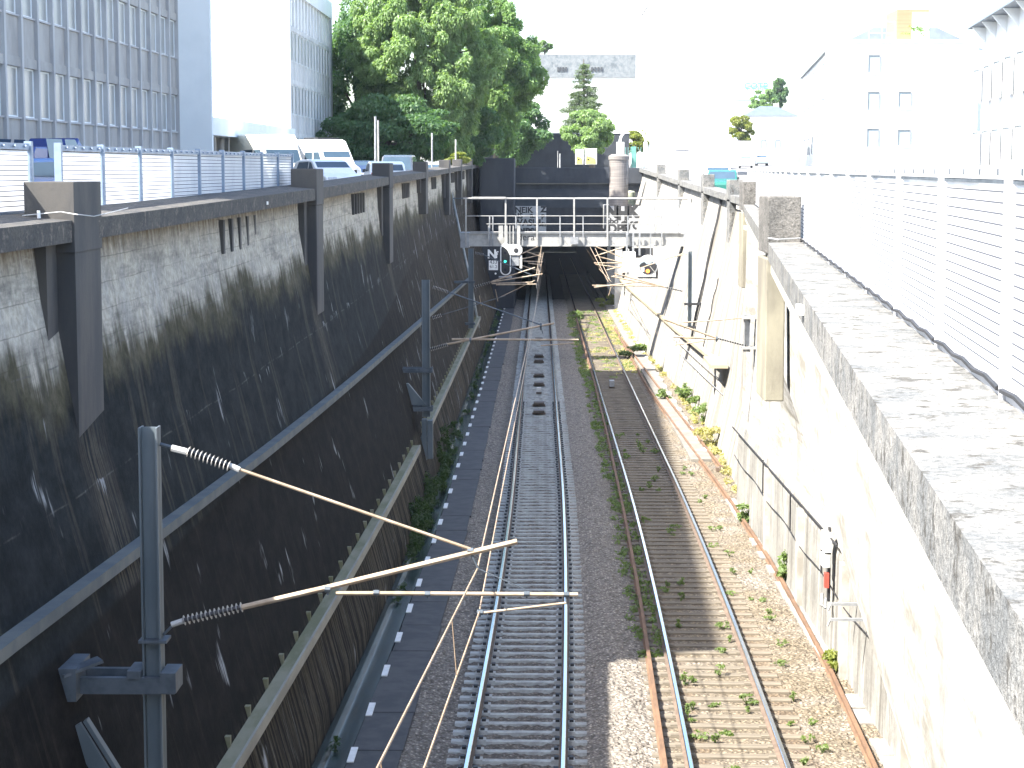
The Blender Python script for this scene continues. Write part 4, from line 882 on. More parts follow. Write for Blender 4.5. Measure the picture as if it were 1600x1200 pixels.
for dx in (.3, .45, .6): MB().tube([(c_.x + dx, 151.7 + abs(dx) * .4, top.z - .1), (c_.x + dx, 151.7 + abs(dx) * .4, c_.z + 1.6)], .03, 6).build('ladder_rail', M_GALD, t)
c3 = P(985, 323, 154); tag(MB().lathe([(.42, c3.z - .05), (.40, c3.z + 1.1), (.3, c3.z + 1.2), (.001, c3.z + 1.25)], c3.x, 154.5, 16).build('small_vent', surf('greenish_vent', (.33, .36, .26), (.25, .27, .2), 3)), 'short greenish round vent beside the taller ringed shaft', 'vent')

# track furniture
def beacon(label, px, py, Y, sx, sy, sz, mat, grp=None):
    p = P(px, py, Y); z0 = TZ(Y) - .16
    t = thing('track_beacon', label, 'track beacon', (p.x, Y, z0), grp)
    MB().box(p.x - sx / 2, p.x + sx / 2, Y - sy / 2, Y + sy / 2, z0 + .06, z0 + .06 + sz).build('housing', mat, t, bevel=.01); MB().box(p.x - sx * .6, p.x + sx * .6, Y - .06, Y + .06, z0 - .02, z0 + .058).build('mount', M_RAILW, t)
M_BEAC = surf('brown_beacon_housing', (.09, .07, .06), (.06, .05, .04), 5, .6)
for px, py, lab in ((842, 641, 'nearest'), (842, 628, 'second'), (842, 597, 'third'), (842, 583, 'fourth'), (842, 561, 'fifth'), (842, 553, 'sixth'), (842, 527, 'farthest')):
    Yb = 27590 / (py - 297); beacon('flat brown beacon between the near rails, %s of the row' % lab, px, py, Yb, .45, .55, .1, M_BEAC, 'brown beacons between the near rails')
Yb = 27590 / (609 - 297); beacon('small box with white light spot in the near track beacon row', 842, 609, Yb, .2, .3, .2, M_PAN)
Yb = 27590 / (600 - 297); beacon('grey upright box between the rails of the timber track', 956, 600, Yb, .22, .5, .28, M_GALD)

# ------------------------------------------------------------------ foliage
def leaf_cloud(name, mat, blobs, n, size, seed, parent=None, flat=.5, droop=.3, aspect=.45, shell=.55):
    """many small leaf faces spread through the volume of ellipsoid clumps (x, y, z, rx, ry, rz)"""
    rs = np.random.RandomState(seed); B = np.array(blobs, float); wgt = (B[:, 3] * B[:, 4] * B[:, 5]) ** .67; wgt /= wgt.sum()
    idx = rs.choice(len(B), n, p=wgt); d = rs.normal(size=(n, 3)); d /= np.linalg.norm(d, axis=1)[:, None]
    r = shell + (1 - shell) * rs.rand(n) ** .6; r *= rs.uniform(.85, 1.12, n)
    c = B[idx, :3] + d * B[idx, 3:] * r[:, None]
    nr = d * (1 - flat) + np.array([0, 0, 1]) * flat + rs.normal(size=(n, 3)) * .7; nr /= np.linalg.norm(nr, axis=1)[:, None]
    a = d + rs.normal(size=(n, 3)) * .6 + np.array([0, 0, -droop]); a -= nr * (a * nr).sum(1)[:, None]; a /= np.linalg.norm(a, axis=1)[:, None]
    b_ = np.cross(nr, a); s = size * rs.uniform(.6, 1.35, n)[:, None]
    tip = np.array([0, 0, -1]) * s * droop * .6
    V = np.stack([c - a * s, c - b_ * s * aspect, c + a * s + tip, c + b_ * s * aspect], 1).reshape(-1, 3)
    if parent: o_ = OFF[parent.name]; V = V - np.array(o_)
    me = bpy.data.meshes.new(name); me.vertices.add(4 * n); me.vertices.foreach_set('co', V.ravel())
    me.loops.add(4 * n); me.loops.foreach_set('vertex_index', np.arange(4 * n)); me.polygons.add(n)
    me.polygons.foreach_set('loop_start', np.arange(0, 4 * n, 4)); me.polygons.foreach_set('loop_total', np.full(n, 4))
    me.materials.append(mat); me.update(); me.validate()
    o = bpy.data.objects.new(name, me); COL.objects.link(o); o.parent = parent
    if parent: OFF[o.name] = OFF[parent.name]
    return o
def clumps(cx, cy, cz_, rx, ry, rz, n, seed, k=.3):
    r_ = random.Random(seed); out = []
    for i in range(n):
        while True:
            v = Vector((r_.uniform(-1, 1), r_.uniform(-1, 1), r_.uniform(-1, 1)))
            if .25 < v.length < 1: break
        v *= (.35 + .65 * r_.random() ** .4) / max(v.length, .3) * (1 + .16 * math.sin(v.x * 5 + seed) * math.cos(v.z * 4))
        s = k * r_.uniform(.45, 1.5); out.append((cx + v.x * rx * .9, cy + v.y * ry * .9, cz_ + v.z * rz * .92, rx * s, ry * s, rz * s * r_.uniform(.45, .9)))
    return out
def tree(label, base, H, crown, n, size, mat, seed, ncl=34, group=None, k=.3, droop=.5, trunk_r=.28, cat='tree', name='broadleaf_tree'):
    t = thing(name, label, cat, base, group); bx, by, bz = base
    cx, cy, cz_, rx, ry, rz = crown; cl = clumps(cx, cy, cz_, rx, ry, rz, ncl, seed, k)
    leaf_cloud('crown', mat, cl, n, size, seed, t, droop=droop)
    mb = MB(); topz = cz_ + rz * .3; mb.tube([(bx, by, bz - .2), (bx + .1, by, (bz + topz) * .4), (cx, cy, topz)], [trunk_r, trunk_r * .75, trunk_r * .3], 8)
    r_ = random.Random(seed)
    for q in r_.sample(cl, min(12, len(cl))):
        z0 = bz + (topz - bz) * r_.uniform(.35, .9); f_ = (z0 - bz) / (topz - bz); s0 = Vector((bx + (cx - bx) * f_, by + (cy - by) * f_, z0)); e = Vector(q[:3])
        mb.tube([s0, s0.lerp(e, .5) + Vector((0, 0, .2)), e], [trunk_r * .35, trunk_r * .22, .03], 6)
    mb.build('trunk', M_TRUNK, t); return t
def crown_px(px, py, Y, wpx, hpx, ry):
    c = P(px, py, Y); return (c.x, Y, c.z, wpx / 2 * Y / F_PX, ry, hpx / 2 * Y / F_PX)
def tb(px, Y, z=None): return (P(px, 250, Y).x, Y, street_l(min(Y, 160)) if z is None else z)
tree('dark leafy tree beside the far office block end, in its shadow', tb(560, 152), 14, crown_px(552, 140, 152, 130, 280, 3.5), 42000, .15, L_DARK, 21, 120, k=.2)
tree('tall bright green tree with drooping leaves behind the left parking, largest crown', tb(650, 146), 15, crown_px(662, 88, 146, 240, 320, 4.5), 160000, .13, L_BRIGHT, 22, 420, k=.115, droop=.8)
tree('broad green tree overhanging the left end of the tunnel portal', (-6.9, 158, -.85), 14, crown_px(762, 112, 158, 165, 260, 4.2), 90000, .135, L_MID, 23, 320, k=.12, droop=.6)
tree('tall green tree standing behind the others on the street above the tunnel', (-4.2, 183, .1), 13, crown_px(780, 140, 183, 130, 220, 4.5), 42000, .18, L_MID, 35, 120, k=.18, droop=.6)
tree('low dark shrubby tree under the tall bright tree behind the parked cars', tb(600, 138), 5, crown_px(610, 208, 138, 210, 120, 2.5), 30000, .14, L_DARK, 24, 70, k=.22)
tree('dark leafy shrub filling the gap between the tall tree and the tunnel', tb(725, 150), 5, crown_px(722, 205, 150, 130, 110, 2.2), 20000, .14, L_DARK, 34, 60, k=.22)
tree('dark bushy tree over the parapet left of the tunnel', tb(805, 172, 0), 6, crown_px(806, 200, 172, 110, 110, 2.5), 20000, .15, L_DARK, 25, 60, k=.22)
tree('small round green tree in front of the conifer above the tunnel', tb(925, 178, .2), 5, crown_px(922, 205, 178, 82, 75, 2.2), 22000, .12, L_BRIGHT, 26, 70, k=.2)
tree('yellow green bush behind the white arch gate', tb(990, 190, .4), 3, crown_px(992, 220, 190, 45, 42, 1.3), 6000, .12, L_YEL, 27, 40, k=.24, cat='bush', name='garden_bush')
tree('small yellow green bush at the left wall top near the portal', tb(716, 131), 1, crown_px(716, 247, 131, 40, 18, .8), 1500, .1, L_YEL, 28, 8, k=.45, cat='bush', trunk_r=.05, name='garden_bush')
tree('yellow green tree beside the white block on the far right street', tb(1158, 290, 1), 6, crown_px(1158, 200, 290, 44, 46, 2), 6000, .2, L_YEL, 29, 45, k=.22)
tree('light green tree under the blue lettered tower on the right', tb(1195, 400, 2), 10, crown_px(1193, 158, 400, 46, 40, 2.5), 6000, .26, L_MID, 30, 45, k=.22)
tree('dark green tree beside the far right white houses', tb(1220, 410, 2), 14, crown_px(1218, 143, 410, 26, 50, 2), 5000, .26, L_DARK, 31, 40, k=.22)
tree('small hazy tree poking above the pale building behind the conifer', tb(851, 300, 2), 18, crown_px(851, 73, 300, 26, 24, 1.2), 2600, .18, L_MID, 32, 28, k=.24)
# conifer
def conifer(label, px, Y, py_top, py_base, seed):
    base = P(px, py_base, Y); top = P(px, py_top, Y); t = thing('conifer_tree', label, 'conifer', base); H = top.z - base.z; r_ = random.Random(seed); bl = []; mb = MB().tube([base, top], [.3, .03], 7)
    for i in range(17):
        f_ = .10 + .88 * i / 17; z = base.z + H * f_; L_ = ((1 - f_) ** .85 * H * .29 + .18) * r_.uniform(.75, 1.15); m = 10 if i < 12 else 6
        for k in range(m):
            a = 2 * math.pi * (k + r_.random() * .6) / m; ll = L_ * r_.uniform(.65, 1.15); e = Vector((base.x + ll * math.cos(a), base.y + ll * math.sin(a), z + r_.uniform(-.22, .18) * ll))
            mb.tube([(base.x, base.y, z), e], [.06, .015], 5)
            for q in (.45, .75, .98): c = Vector((base.x, base.y, z)).lerp(e, q); bl.append((c.x, c.y, c.z - .05, .19 * ll + .16, .19 * ll + .16, .24))
    leaf_cloud('crown', L_CON, bl, 30000, .13, seed, t, flat=.65, droop=.4, aspect=.22, shell=.2); mb.build('trunk', M_TRUNK, t)
conifer('dark pointed conifer standing above the tunnel parapet', 912, 196, 92, 246, 5)

# weeds and grass
def weed(label, x, Y, h, r, mat, seed, n=70, group=None, z=None, cat='weed', size=.036):
    z0 = (TZ(Y) - .17) if z is None else z
    t = thing('weed_clump', label, cat, (x, Y, z0), group); bl = clumps(x, Y, z0 + h * .55, r, r, h * .5, 6, seed, .45)
    leaf_cloud('leaves', mat, bl, n, size, seed, t, droop=.1, aspect=.35, shell=.1)
    mb = MB(); r_ = random.Random(seed)
    for k in range(5): e = bl[k % len(bl)]; mb.tube([(x, Y, z0 - .02), e[:3]], [.008, .004], 4)
    mb.build('stems', mat, t)
WL = 'small green weed sprouting between the rails of the timber sleepered track'
r5 = random.Random(4)
for i in range(46):
    Yw = 29.5 + 46 * r5.random() ** 1.6; weed(WL, c2(Yw) + r5.uniform(-.62, .62), Yw, r5.uniform(.06, .22), r5.uniform(.05, .17), L_WEED, 100 + i, 110, 'weeds between the timber track rails')
for i in range(26):
    Yw = 29.5 + 40 * r5.random() ** 1.4; weed('small weed growing in the ballast beside the right hand rusty rail', c2(Yw) + r5.uniform(.95, 1.75), Yw, r5.uniform(.06, .16), r5.uniform(.06, .16), L_WEED, 200 + i, 70, 'weeds beside the rusty rail')
for i, (px, py, h, r, lab, m) in enumerate(((1228, 905, .75, .28, 'bushy bright green weed at the foot of the near right wall', L_WEED), (1308, 1050, .4, .3, 'low spreading weed at the foot of the right wall, nearest one', L_YEL), (1163, 812, .5, .25, 'green weed clump at the wall foot below the handrail end', L_WEED), (1100, 655, .9, .7, 'large weed patch where the right wall steps back', L_WEED), (1118, 690, .8, .6, 'dry grassy clump in front of the stepped right wall', L_DRY), (1070, 625, .9, .4, 'tall weed against the graffitied foot of the far right wall', L_WEED), (1085, 640, .7, .4, 'weed clump left of the large wall foot patch', L_WEED), (985, 553, .7, .55, 'leafy weed spilling over the end of the timber track shadow strip', L_WEED), (1000, 545, .6, .4, 'second leafy weed beside the far rusty rail', L_WEED), (1035, 620, .5, .35, 'small weed on the pale right walkway edge', L_WEED), (955, 474, .9, .5, 'sunlit weed in the shadow bands before the tunnel', L_YEL), (938, 477, .8, .4, 'second sunlit weed before the tunnel mouth', L_YEL), (905, 494, .6, .4, 'green weed at the far left end of the timber track', L_WEED))):
    Yw = 27590 / (py - 297); p = P(px, py, Yw); weed(lab, p.x, Yw, h, r, m, 300 + i, int(160 + 500 * r), None, TZ(Yw) - .15, size=.05 + Yw * .0006)
bl = []; 
for i in range(260): Yw = r5.uniform(38, 100); bl.append((r5.uniform(2.02, 2.62) + cw(Yw), Yw, TZ(Yw) - .15, .14, .3, .09))
for i in range(160): Yw = r5.uniform(96, 150); bl.append((r5.choice([r5.uniform(2.0, 2.4), r5.uniform(2.9, 5.0)]) + cw(Yw), Yw, TZ(Yw) - .16, .25, .5, .08))
tag(leaf_cloud('ground_cover', L_WEED, bl, 17000, .05, 77, droop=.1, shell=.1), 'patchy low green plants beside the timber track', 'ground cover', kind='stuff')
bl = []
for i in range(200): Yw = r5.uniform(98, 142); bl.append((r5.choice([r5.uniform(2.0, 5.0), r5.uniform(4.2, 5.1)]) + cw(Yw), Yw, TZ(Yw) - .17, .3, .7, .05))
tag(leaf_cloud('dry_ground_cover', L_DRY, bl, 9000, .05, 81, droop=.1, shell=.1), 'dry yellow plants on the sunlit far part of the timber track', 'ground cover', kind='stuff')
bl = []
for i in range(150): Yw = r5.uniform(24, 190); bl.append((-3.14 + cw(Yw) + r5.uniform(-.1, .2), Yw, TZ(Yw) - .16, .1, .4, .08)) if (i % 5 == 0 or Yw > 50) else None
for i in range(45): Yw = r5.uniform(47, 66); bl.append((-3.25 + r5.uniform(-.12, .3), Yw, TZ(Yw) + r5.uniform(-.1, .5), .16, .3, .25))
tag(leaf_cloud('gutter_greenery', L_IVY, bl, 11000, .05, 78, droop=.2, shell=.1), 'damp green growth along the left gutter', 'ground cover', kind='stuff')
for i, (px, py, h) in enumerate(((655, 832, .9), (690, 720, 1.1), (702, 690, .9))):
    Yw = 27590 / (py - 297); weed(('green leafy bush at the foot of the left wall, nearest', 'fern like bush by the gutter below the second mast', 'small bush at the left wall foot behind the fern')[i], -3.2 + cw(Yw), Yw, h, .32, L_IVY, 400 + i, 260, None, TZ(Yw) - .15, 'bush', .07)
bl = []
for i in range(120): Yw = r5.uniform(58, 150); bl.append((rbase(Yw) - r5.uniform(.0, .35), Yw, TZ(Yw) - .08, .15, .4, .12))
tag(leaf_cloud('wall_foot_grass', L_DRY, bl, 7000, .06, 79, droop=.1, shell=.1), 'dry grass along the foot of the far right wall', 'grass', kind='stuff')

# ------------------------------------------------------------------ buildings
def facade(t, y0, y1, xf, z0, z1, bay, floors, sill_h, spand, part_from=-1e9, zmax=1e9, mc=None, sc=None, dk=1.0):
    """concrete grid facade facing +X: spandrels, sills, mullions, each window a part with frame"""
    core = MB(); core.hexa([(xf(y0) - 14, y0, z0), (xf(y0) - .75 * dk, y0, z0), (xf(y1) - .75 * dk, y1, z0), (xf(y1) - 14, y1, z0), (xf(y0) - 14, y0, z1), (xf(y0) - .75 * dk, y0, z1), (xf(y1) - .75 * dk, y1, z1), (xf(y1) - 14, y1, z1)])
    core.build('wall', M_WHT, t)
    N = int((y1 - y0) / bay); mu = MB(); rest = MB(); cnt = 0
    for i in range(N + 1):
        Y = y1 - i * bay; x = xf(Y); mu.box(x - .78 * dk, x, Y - .11, Y + .11, z0, z1)
    for f0, f1 in floors:
        sp = MB(); si = MB(); li = MB()
        for i in range(N):
            a = y1 - (i + 1) * bay + .11; b_ = y1 - i * bay - .11; x = xf((a + b_) / 2)
            sp.box(x - .74 * dk, x - .30 * dk, a, b_, f0, f0 + spand - .06)
            si.box(x - .70 * dk, x - .12 * dk, a, b_, f0 + spand - .058, f0 + spand)
            li.box(x - .76 * dk, x - .10 * dk, a, b_, f1 - .30, f1 - .002)
            if a > part_from and f0 < zmax and cnt < 100:
                wn = MB().quad((x - .52 * dk, a, f0 + spand), (x - .52 * dk, b_, f0 + spand), (x - .52 * dk, b_, f1 - .3), (x - .52 * dk, a, f1 - .3)).build('window', M_GLASS, t)
                MB().box(x - .60 * dk, x - .46 * dk, b_ - .12, b_ - .01, f0 + spand + .05, f1 - .36).box(x - .60 * dk, x - .47 * dk, a + .01, a + .06, f0 + spand + .05, f1 - .36).box(x - .60 * dk, x - .465 * dk, a + .01, b_ - .01, f0 + spand + .003, f0 + spand + .05).box(x - .60 * dk, x - .465 * dk, a + .01, b_ - .01, f1 - .36, f1 - .31).build('frame', M_WHG, wn); cnt += 1
            else: rest.quad((x - .52 * dk, a, f0 + spand), (x - .52 * dk, b_, f0 + spand), (x - .52 * dk, b_, f1 - .3), (x - .52 * dk, a, f1 - .3))
        sp.build('spandrel_band', sc or M_SPAN, t); si.build('sill_band', mc or M_BLD, t); li.build('lintel_band', mc or M_SPAN, t)
    mu.build('mullions', mc or M_BLD, t)
    if rest.f: tag(rest.build('window', M_GLASS, t), kind='stuff')
x1f = lambda Y: -16.7 + (Y - 37) * .0235
t = thing('office_building', 'grey concrete grid office building with narrow windows behind the left fence', 'office building', (-15.6, 82, -1.1))
facade(t, 25.4, 86.0, x1f, -1.3, 18.6, 1.83, [(.32 + 3.15 * (i - 1), .32 + 3.15 * i) for i in range(1, 6)] + [(-1.3, .318)], 1, 1.3, 50, 7, dk=.32)
MB().box(x1f(86) - 14, x1f(86) - .05, 85.9, 86.3, -1.3, 18.6).box(x1f(86) - .05, x1f(86) + 1.38, 85.9, 86.3, -1.3, 18.6).build('end_wall', M_WHG, t)
MB().hexa([(x1f(25.4) - 14, 25.4, 18.6), (x1f(25.4) + .1, 25.4, 18.6), (x1f(86) + .1, 86, 18.6), (x1f(86) - 14, 86, 18.6), (x1f(25.4) - 14, 25.4, 18.9), (x1f(25.4) + .1, 25.4, 18.9), (x1f(86) + .1, 86, 18.9), (x1f(86) - 14, 86, 18.9)]).build('roof', M_BLD, t)
t = thing('low_annex', 'low grey annex with a flat overhanging roof between the two office blocks', 'annex', (-15.6, 105, -1))
MB().box(-26, -16.4, 88, 123, -1, 1.6).build('wall', M_SPAN, t); MB().hexa([(-26, 87.5, 1.62), (-15.4, 87.5, 1.62), (-15.2, 123.5, 1.62), (-26, 123.5, 1.62), (-26, 87.5, 2.5), (-15.4, 87.5, 2.45), (-15.2, 123.5, 2.5), (-26, 123.5, 2.5)]).build('roof', M_WHG, t)
for Y in range(90, 123, 4): MB().box(-16.2, -16.0, Y, Y + .2, -1, 1.6).build('column', M_BLD, t)
t = thing('office_building', 'farther office block with blank white end wall and ribbed window front', 'office building', (-15.5, 135, -1))
facade(t, 124.2, 147, lambda Y: -15.5, -1, 11.0, 1.75, [(-1 + 3.3 * i, 2.3 + 3.3 * i) for i in range(3)], 1, 1.15, dk=.16, mc=surf('light_mullion_concrete', (.62, .62, .60), (.5, .5, .49), .9, .85, 0, .3, (1, 1, .4)), sc=surf('light_spandrel_concrete', (.55, .55, .54), (.45, .45, .44), .9, .85, 0, .3, (1, 1, .4)))
MB().box(-40, -15.52, 123.8, 124.19, -1, 14).build('end_wall', M_WHT, t); MB().box(-29.4, -15.4, 124.2, 148, 11.0, 12.2).build('roof', M_WHT, t); MB().box(-16.4, -15.42, 147, 148, -1, 11).build('corner_pier', M_BLD, t)
# white block and pale building above tunnel
t = thing('apartment_block', 'tall blank white block with a thin grey roof line behind the right wall', 'building', (14, 190, -.5))
a, b_ = P(1010, 262, 190), P(1140, 11, 190); MB().box(a.x, b_.x, 190, 212, -1, b_.z).build('wall', M_WHT, t); MB().box(a.x - .1, b_.x + .1, 189.9, 212, b_.z, b_.z + .2).build('roof', M_BLD, t)
t = thing('pale_building', 'long pale building with a grey weathered upper band behind the conifer', 'building', (5, 240, 0))
a, b_, c_ = P(700, 262, 240), P(1040, 85, 240), P(700, 121, 240); MB().box(a.x, b_.x, 240.3, 262, .5, c_.z).build('wall', M_WHT, t); MB().box(a.x - .2, b_.x, 240, 262.2, c_.z, b_.z).build('upper_band', lichen_mat('weathered_grey_render', (.13, .15, .16), (.20, .215, .22), (.10, .115, .125), .7), t)
for pxs in ((872, 876, 880, 884.5), (925, 930, 935, 940)):
    for px in pxs: q = P(px, 108, 240); MB().box(q.x - .11, q.x + .11, 239.9, 239.99, q.z - .24, q.z + .24).build('vent', surf('dark_vent', (.05, .055, .06)), t)
q = P(866, 135, 240); MB().bar((q.x, 240.2, P(0, 125, 240).z), (q.x, 240.2, P(0, 152, 240).z), .1, .1).build('downpipe', M_BLD, t)
# garden wall, gate, arch, cabinets above the tunnel
t = thing('garden_wall', 'dark grey street wall under the trees above the tunnel', 'wall', (1, 186, 0)); MB().box(-8, 8.2, 186, 186.4, -.1, P(0, 209, 186).z).build('wall', surf('tree_shade_render', (.03, .035, .043), (.02, .024, .03), .8, .85), t)  # render colour darkened to carry the shade of the trees
MB().box(-8.05, 8.25, 185.95, 186.45, P(0, 209, 186).z, P(0, 209, 186).z + .12).build('coping', M_BLD, t)
t = thing('arch_gateway', 'white arched gateway beside the tall white block', 'archway', P(990, 250, 182)); c_ = P(989, 222, 182); ro, ri = 1.28, 1.08
arc = [(c_.x + ro * math.cos(R(a)), c_.z + ro * math.sin(R(a))) for a in range(0, 181, 12)] + [(c_.x + ri * math.cos(R(a)), c_.z + ri * math.sin(R(a))) for a in range(180, -1, -12)]
for i in range(15):
    q = [arc[i], arc[i + 1], arc[30 - i], arc[31 - i]]; MB().prism(q, 'y', 182, 182.5).build('arch_stone', M_WHT, t)
for sx, ww in ((-1, .34), (1, .16)): MB().box(c_.x + sx * 1.14 - ww, c_.x + sx * 1.14 + ww, 182, 182.5, -.6, c_.z).build('pillar', M_WHT, t)
t = thing('garden_gate', 'green gate post with iron railings inside the white arch', 'gate', P(990, 250, 181.5)); q = P(990, 240, 181.5)
M_GRN = surf('green_gate_paint', (.12, .30, .25), (.09, .24, .2), 3, .5); MB().box(q.x - .2, q.x + .22, 181.4, 181.7, -.6, P(0, 229, 181.5).z).build('gate_leaf', M_GRN, t)
for k in range(9):
    dx = -.95 + .23 * k
    if abs(dx) > .25: MB().tube([(q.x + dx, 181.6, -.2), (q.x + dx, 181.6, P(0, 230, 181.5).z)], .025, 5).build('bar', M_GRN, t)
M_YEL = surf('yellow_poster_ink', (.75, .62, .12), (.6, .5, .1), 1.5, .6)
for (xa, xb, lab) in ((899, 911.5, 'narrow white and yellow roadside cabinet, left of the pair above the tunnel'), (914, 932.5, 'white poster board with yellow lower half above the tunnel parapet')):
    a, b_ = P(xa, 257, 170), P(xb, 232 if xa > 905 else 233, 170); t = thing('poster_board', lab, 'poster board', a)
    MB().box(a.x, b_.x, 170, 170.35, a.z, b_.z).build('board', M_WHT, t); MB().prism([(a.x + .05, a.z + .05), (b_.x - .06, a.z + .05), (b_.x - .1, a.z + .5), (a.x + (b_.x - a.x) * .6, a.z + .62), (a.x + .1, a.z + .75)], 'y', 169.97, 169.995).build('yellow_print', M_YEL, t)
    MB().box(a.x + .2, a.x + .35, 169.95, 169.98, a.z + .35, a.z + .5).build('dark_print', M_GRAF, t)
q = P(875, 245, 166)
for px, h, lab in ((871.5, 236, 'thin pale post standing above the tunnel parapet'), (875, 240, 'short pale post beside the thin one above the tunnel')):
    a = P(px, 258, 166); tag(MB().tube([(a.x, 166, 0), (a.x, 166, P(0, h, 166).z)], .05 if px > 872 else .025, 6).build('street_post', M_PAN), lab, 'post')
# left street posts
for px, Yq, h, lab, r in ((586.5, 104, 182, 'tall dark double street pole behind the parked cars', .06), (675, 116, 208, 'grey street pole right of the dark car', .05), (712, 126, 218, 'pale slim post near the yellow bush on the left wall', .045)):
    a = P(px, 250, Yq); tp = P(px, h, Yq); t = thing('street_pole', lab, 'street pole', (a.x, Yq, street_l(Yq))); MB().tube([(a.x, Yq, street_l(Yq)), tp], r, 8).build('pole', M_GALD if px < 700 else M_PAN, t)
    if px < 600: MB().tube([(a.x + .16, Yq, street_l(Yq)), (a.x + .16, Yq, P(0, 188, Yq).z)], .045, 8).build('second_pole', M_GAL, t)
    else: MB().box(a.x - .03, a.x + .03, Yq - .15, Yq + .15, tp.z - .4, tp.z).build('plate', M_PAN, t)
# right street houses
def house_win(t, xa, xb, y, za, zb):
    w_ = MB().box(xa, xb, y + .02, y + .03, za, zb).build('window', glass('pale_window_glass', (.19, .225, .24), .35), t); MB().box(xa - .08, xa, y - .04, y + .06, za, zb).box(xb, xb + .08, y - .04, y + .06, za, zb).box(xa - .08, xb + .08, y - .045, y + .06, zb, zb + .08).build('frame', M_FRM, w_); MB().box(xa - .15, xb + .15, y - .14, y + .02, za - .1, za - .003).build('sill', M_WHT, w_)
t = thing('white_house', 'white house with two columns of small windows and a roof terrace on the right', 'house', (28, 160, -1))
a, b_ = P(1320, 262, 160), P(1530, 66, 160); MB().box(a.x, b_.x, 160.1, 172, -1.5, b_.z).build('wall', M_WHT, t)
for (xa, xb, col) in ((1359.5, 1376, ((88, 115), (145, 174), (202, 231))), (1408, 1426, ((145, 170), (204, 228)))):
    for (ya, yb) in col: house_win(t, P(xa, 0, 160).x, P(xb, 0, 160).x, 160.0, P(0, yb, 160).z, P(0, ya, 160).z)
for k in range(0):
    for j in range(2): q = P(1480 + 24 * j, 100 + 58 * k, 160); house_win(t, q.x - .5, q.x + .5, 160.0, q.z - .75, q.z + .75)
for py in (34, 52): MB().tube([P(1358, py, 161), P(1399, py, 161)], .03, 5).build('terrace_rail', M_BLD, t)
for px in (1358, 1378, 1399): MB().tube([P(px, 34, 161), P(px, 68, 161)], .03, 5).build('terrace_post', M_BLD, t)
a, b_ = P(1401, 64, 163), P(1452, 15, 163); MB().box(a.x, b_.x, 163, 168, a.z, b_.z).build('penthouse', surf('salmon_cladding', (.30, .17, .095), (.26, .145, .08), 1, .7, 0, .2, (.1, .1, 6)), t); MB().box(P(1426, 0, 163).x, b_.x, 162.9, 162.99, a.z, P(0, 21, 163).z).build('penthouse_front', M_WHT, t)
leaf_cloud('terrace_plants', L_MID, clumps(P(1432, 50, 162).x, 162, P(0, 50, 162).z, 1.2, .4, .5, 8, 3, .35), 500, .08, 3, t)
MB().box(P(1320, 0, 160).x - .1, P(1530, 0, 160).x, 159.95, 160.09, b_.z * 0 + P(0, 68, 160).z, P(0, 66, 160).z + .15).build('cornice', M_WHG, t)
t = thing('white_house', 'white terraced house front receding down the right street with small dormers', 'house', (26.5, 190, -1))
z1 = 10.1; MB().hexa([(24.6, 172.1, -1.5), (38, 172.1, -1.5), (42, 225, -.3), (29.2, 225, -.3), (24.6, 172.1, z1), (38, 172.1, z1), (42, 225, z1), (29.2, 225, z1)]).build('wall', M_WHT, t)
MB().hexa([(24.3, 172.1, z1 + .01), (38, 172.1, z1 + .01), (42, 225, z1 + .01), (28.9, 225, z1 + .01), (28.5, 173, z1 + 2.0), (34, 173, z1 + 2.0), (38, 224, z1 + 2.0), (33, 224, z1 + 2.0)]).build('roof', M_SLATE, t)
for k in range(5):
    Yq = 177 + 9 * k; xq = 24.6 + (Yq - 172.1) * .087
    for z in (1.5, 4.6, 7.7):
        w_ = MB().box(xq - .04, xq + .02, Yq, Yq + 1.2, z, z + 1.6).build('window', glass('pale_window_glass'), t); MB().box(xq - .1, xq + .05, Yq - .1, Yq, z, z + 1.6).box(xq - .1, xq + .05, Yq + 1.2, Yq + 1.3, z, z + 1.6).box(xq - .1, xq + .055, Yq - .1, Yq + 1.3, z + 1.6, z + 1.7).build('frame', M_FRM, w_)
for pxs in (1320, 1285): q = P(pxs, 80, 180); MB().box(q.x + 1, q.x + 1.8, 179, 181, z1 + .8, z1 + 2.8).build('chimney', M_WHG, t)
t = thing('white_house', 'near white building with a bracketed eave at the right edge', 'house', (24, 100, -1.5))
MB().hexa([(17.5, 45, -1.8), (34, 45, -1.8), (38, 110, -1.6), (24.1, 110, -1.6), (17.5, 45, 7.6), (34, 45, 7.6), (38, 110, 7.6), (24.1, 110, 7.6)]).build('wall', M_WHT, t)
MB().hexa([(16.7, 44.5, 7.62), (34.5, 44.5, 7.62), (38.5, 110.5, 7.62), (23.3, 110.5, 7.62), (16.9, 44.5, 7.85), (34.5, 44.5, 9.5), (38.5, 110.5, 9.5), (23.5, 110.5, 7.85)]).build('roof', M_SLATE, t)
for k in range(14):
    Yq = 108.5 - 4.3 * k; xq = 24.1 - (110 - Yq) * .1015; MB().prism([(xq - .75, 7.6), (xq + .01, 7.6), (xq + .01, 6.7)], 'y', Yq, Yq + .14).build('eave_bracket', M_WHG, t)
    for z in (.2, 3.6):
        w_ = MB().box(xq - .05, xq + .05, Yq + 1.2, Yq + 2.4, z, z + 1.8).build('window', glass('bright_window_glass', (.26, .30, .32), .4), t); MB().box(xq - .09, xq + .06, Yq + 1.1, Yq + 1.199, z, z + 1.8).box(xq - .09, xq + .06, Yq + 2.401, Yq + 2.5, z, z + 1.8).box(xq - .09, xq + .065, Yq + 1.1, Yq + 2.5, z + 1.8, z + 1.9).build('frame', M_FRM, w_)
t = thing('small_house', 'small white house with a pale slate hip roof far along the right street', 'house', P(1200, 255, 330))
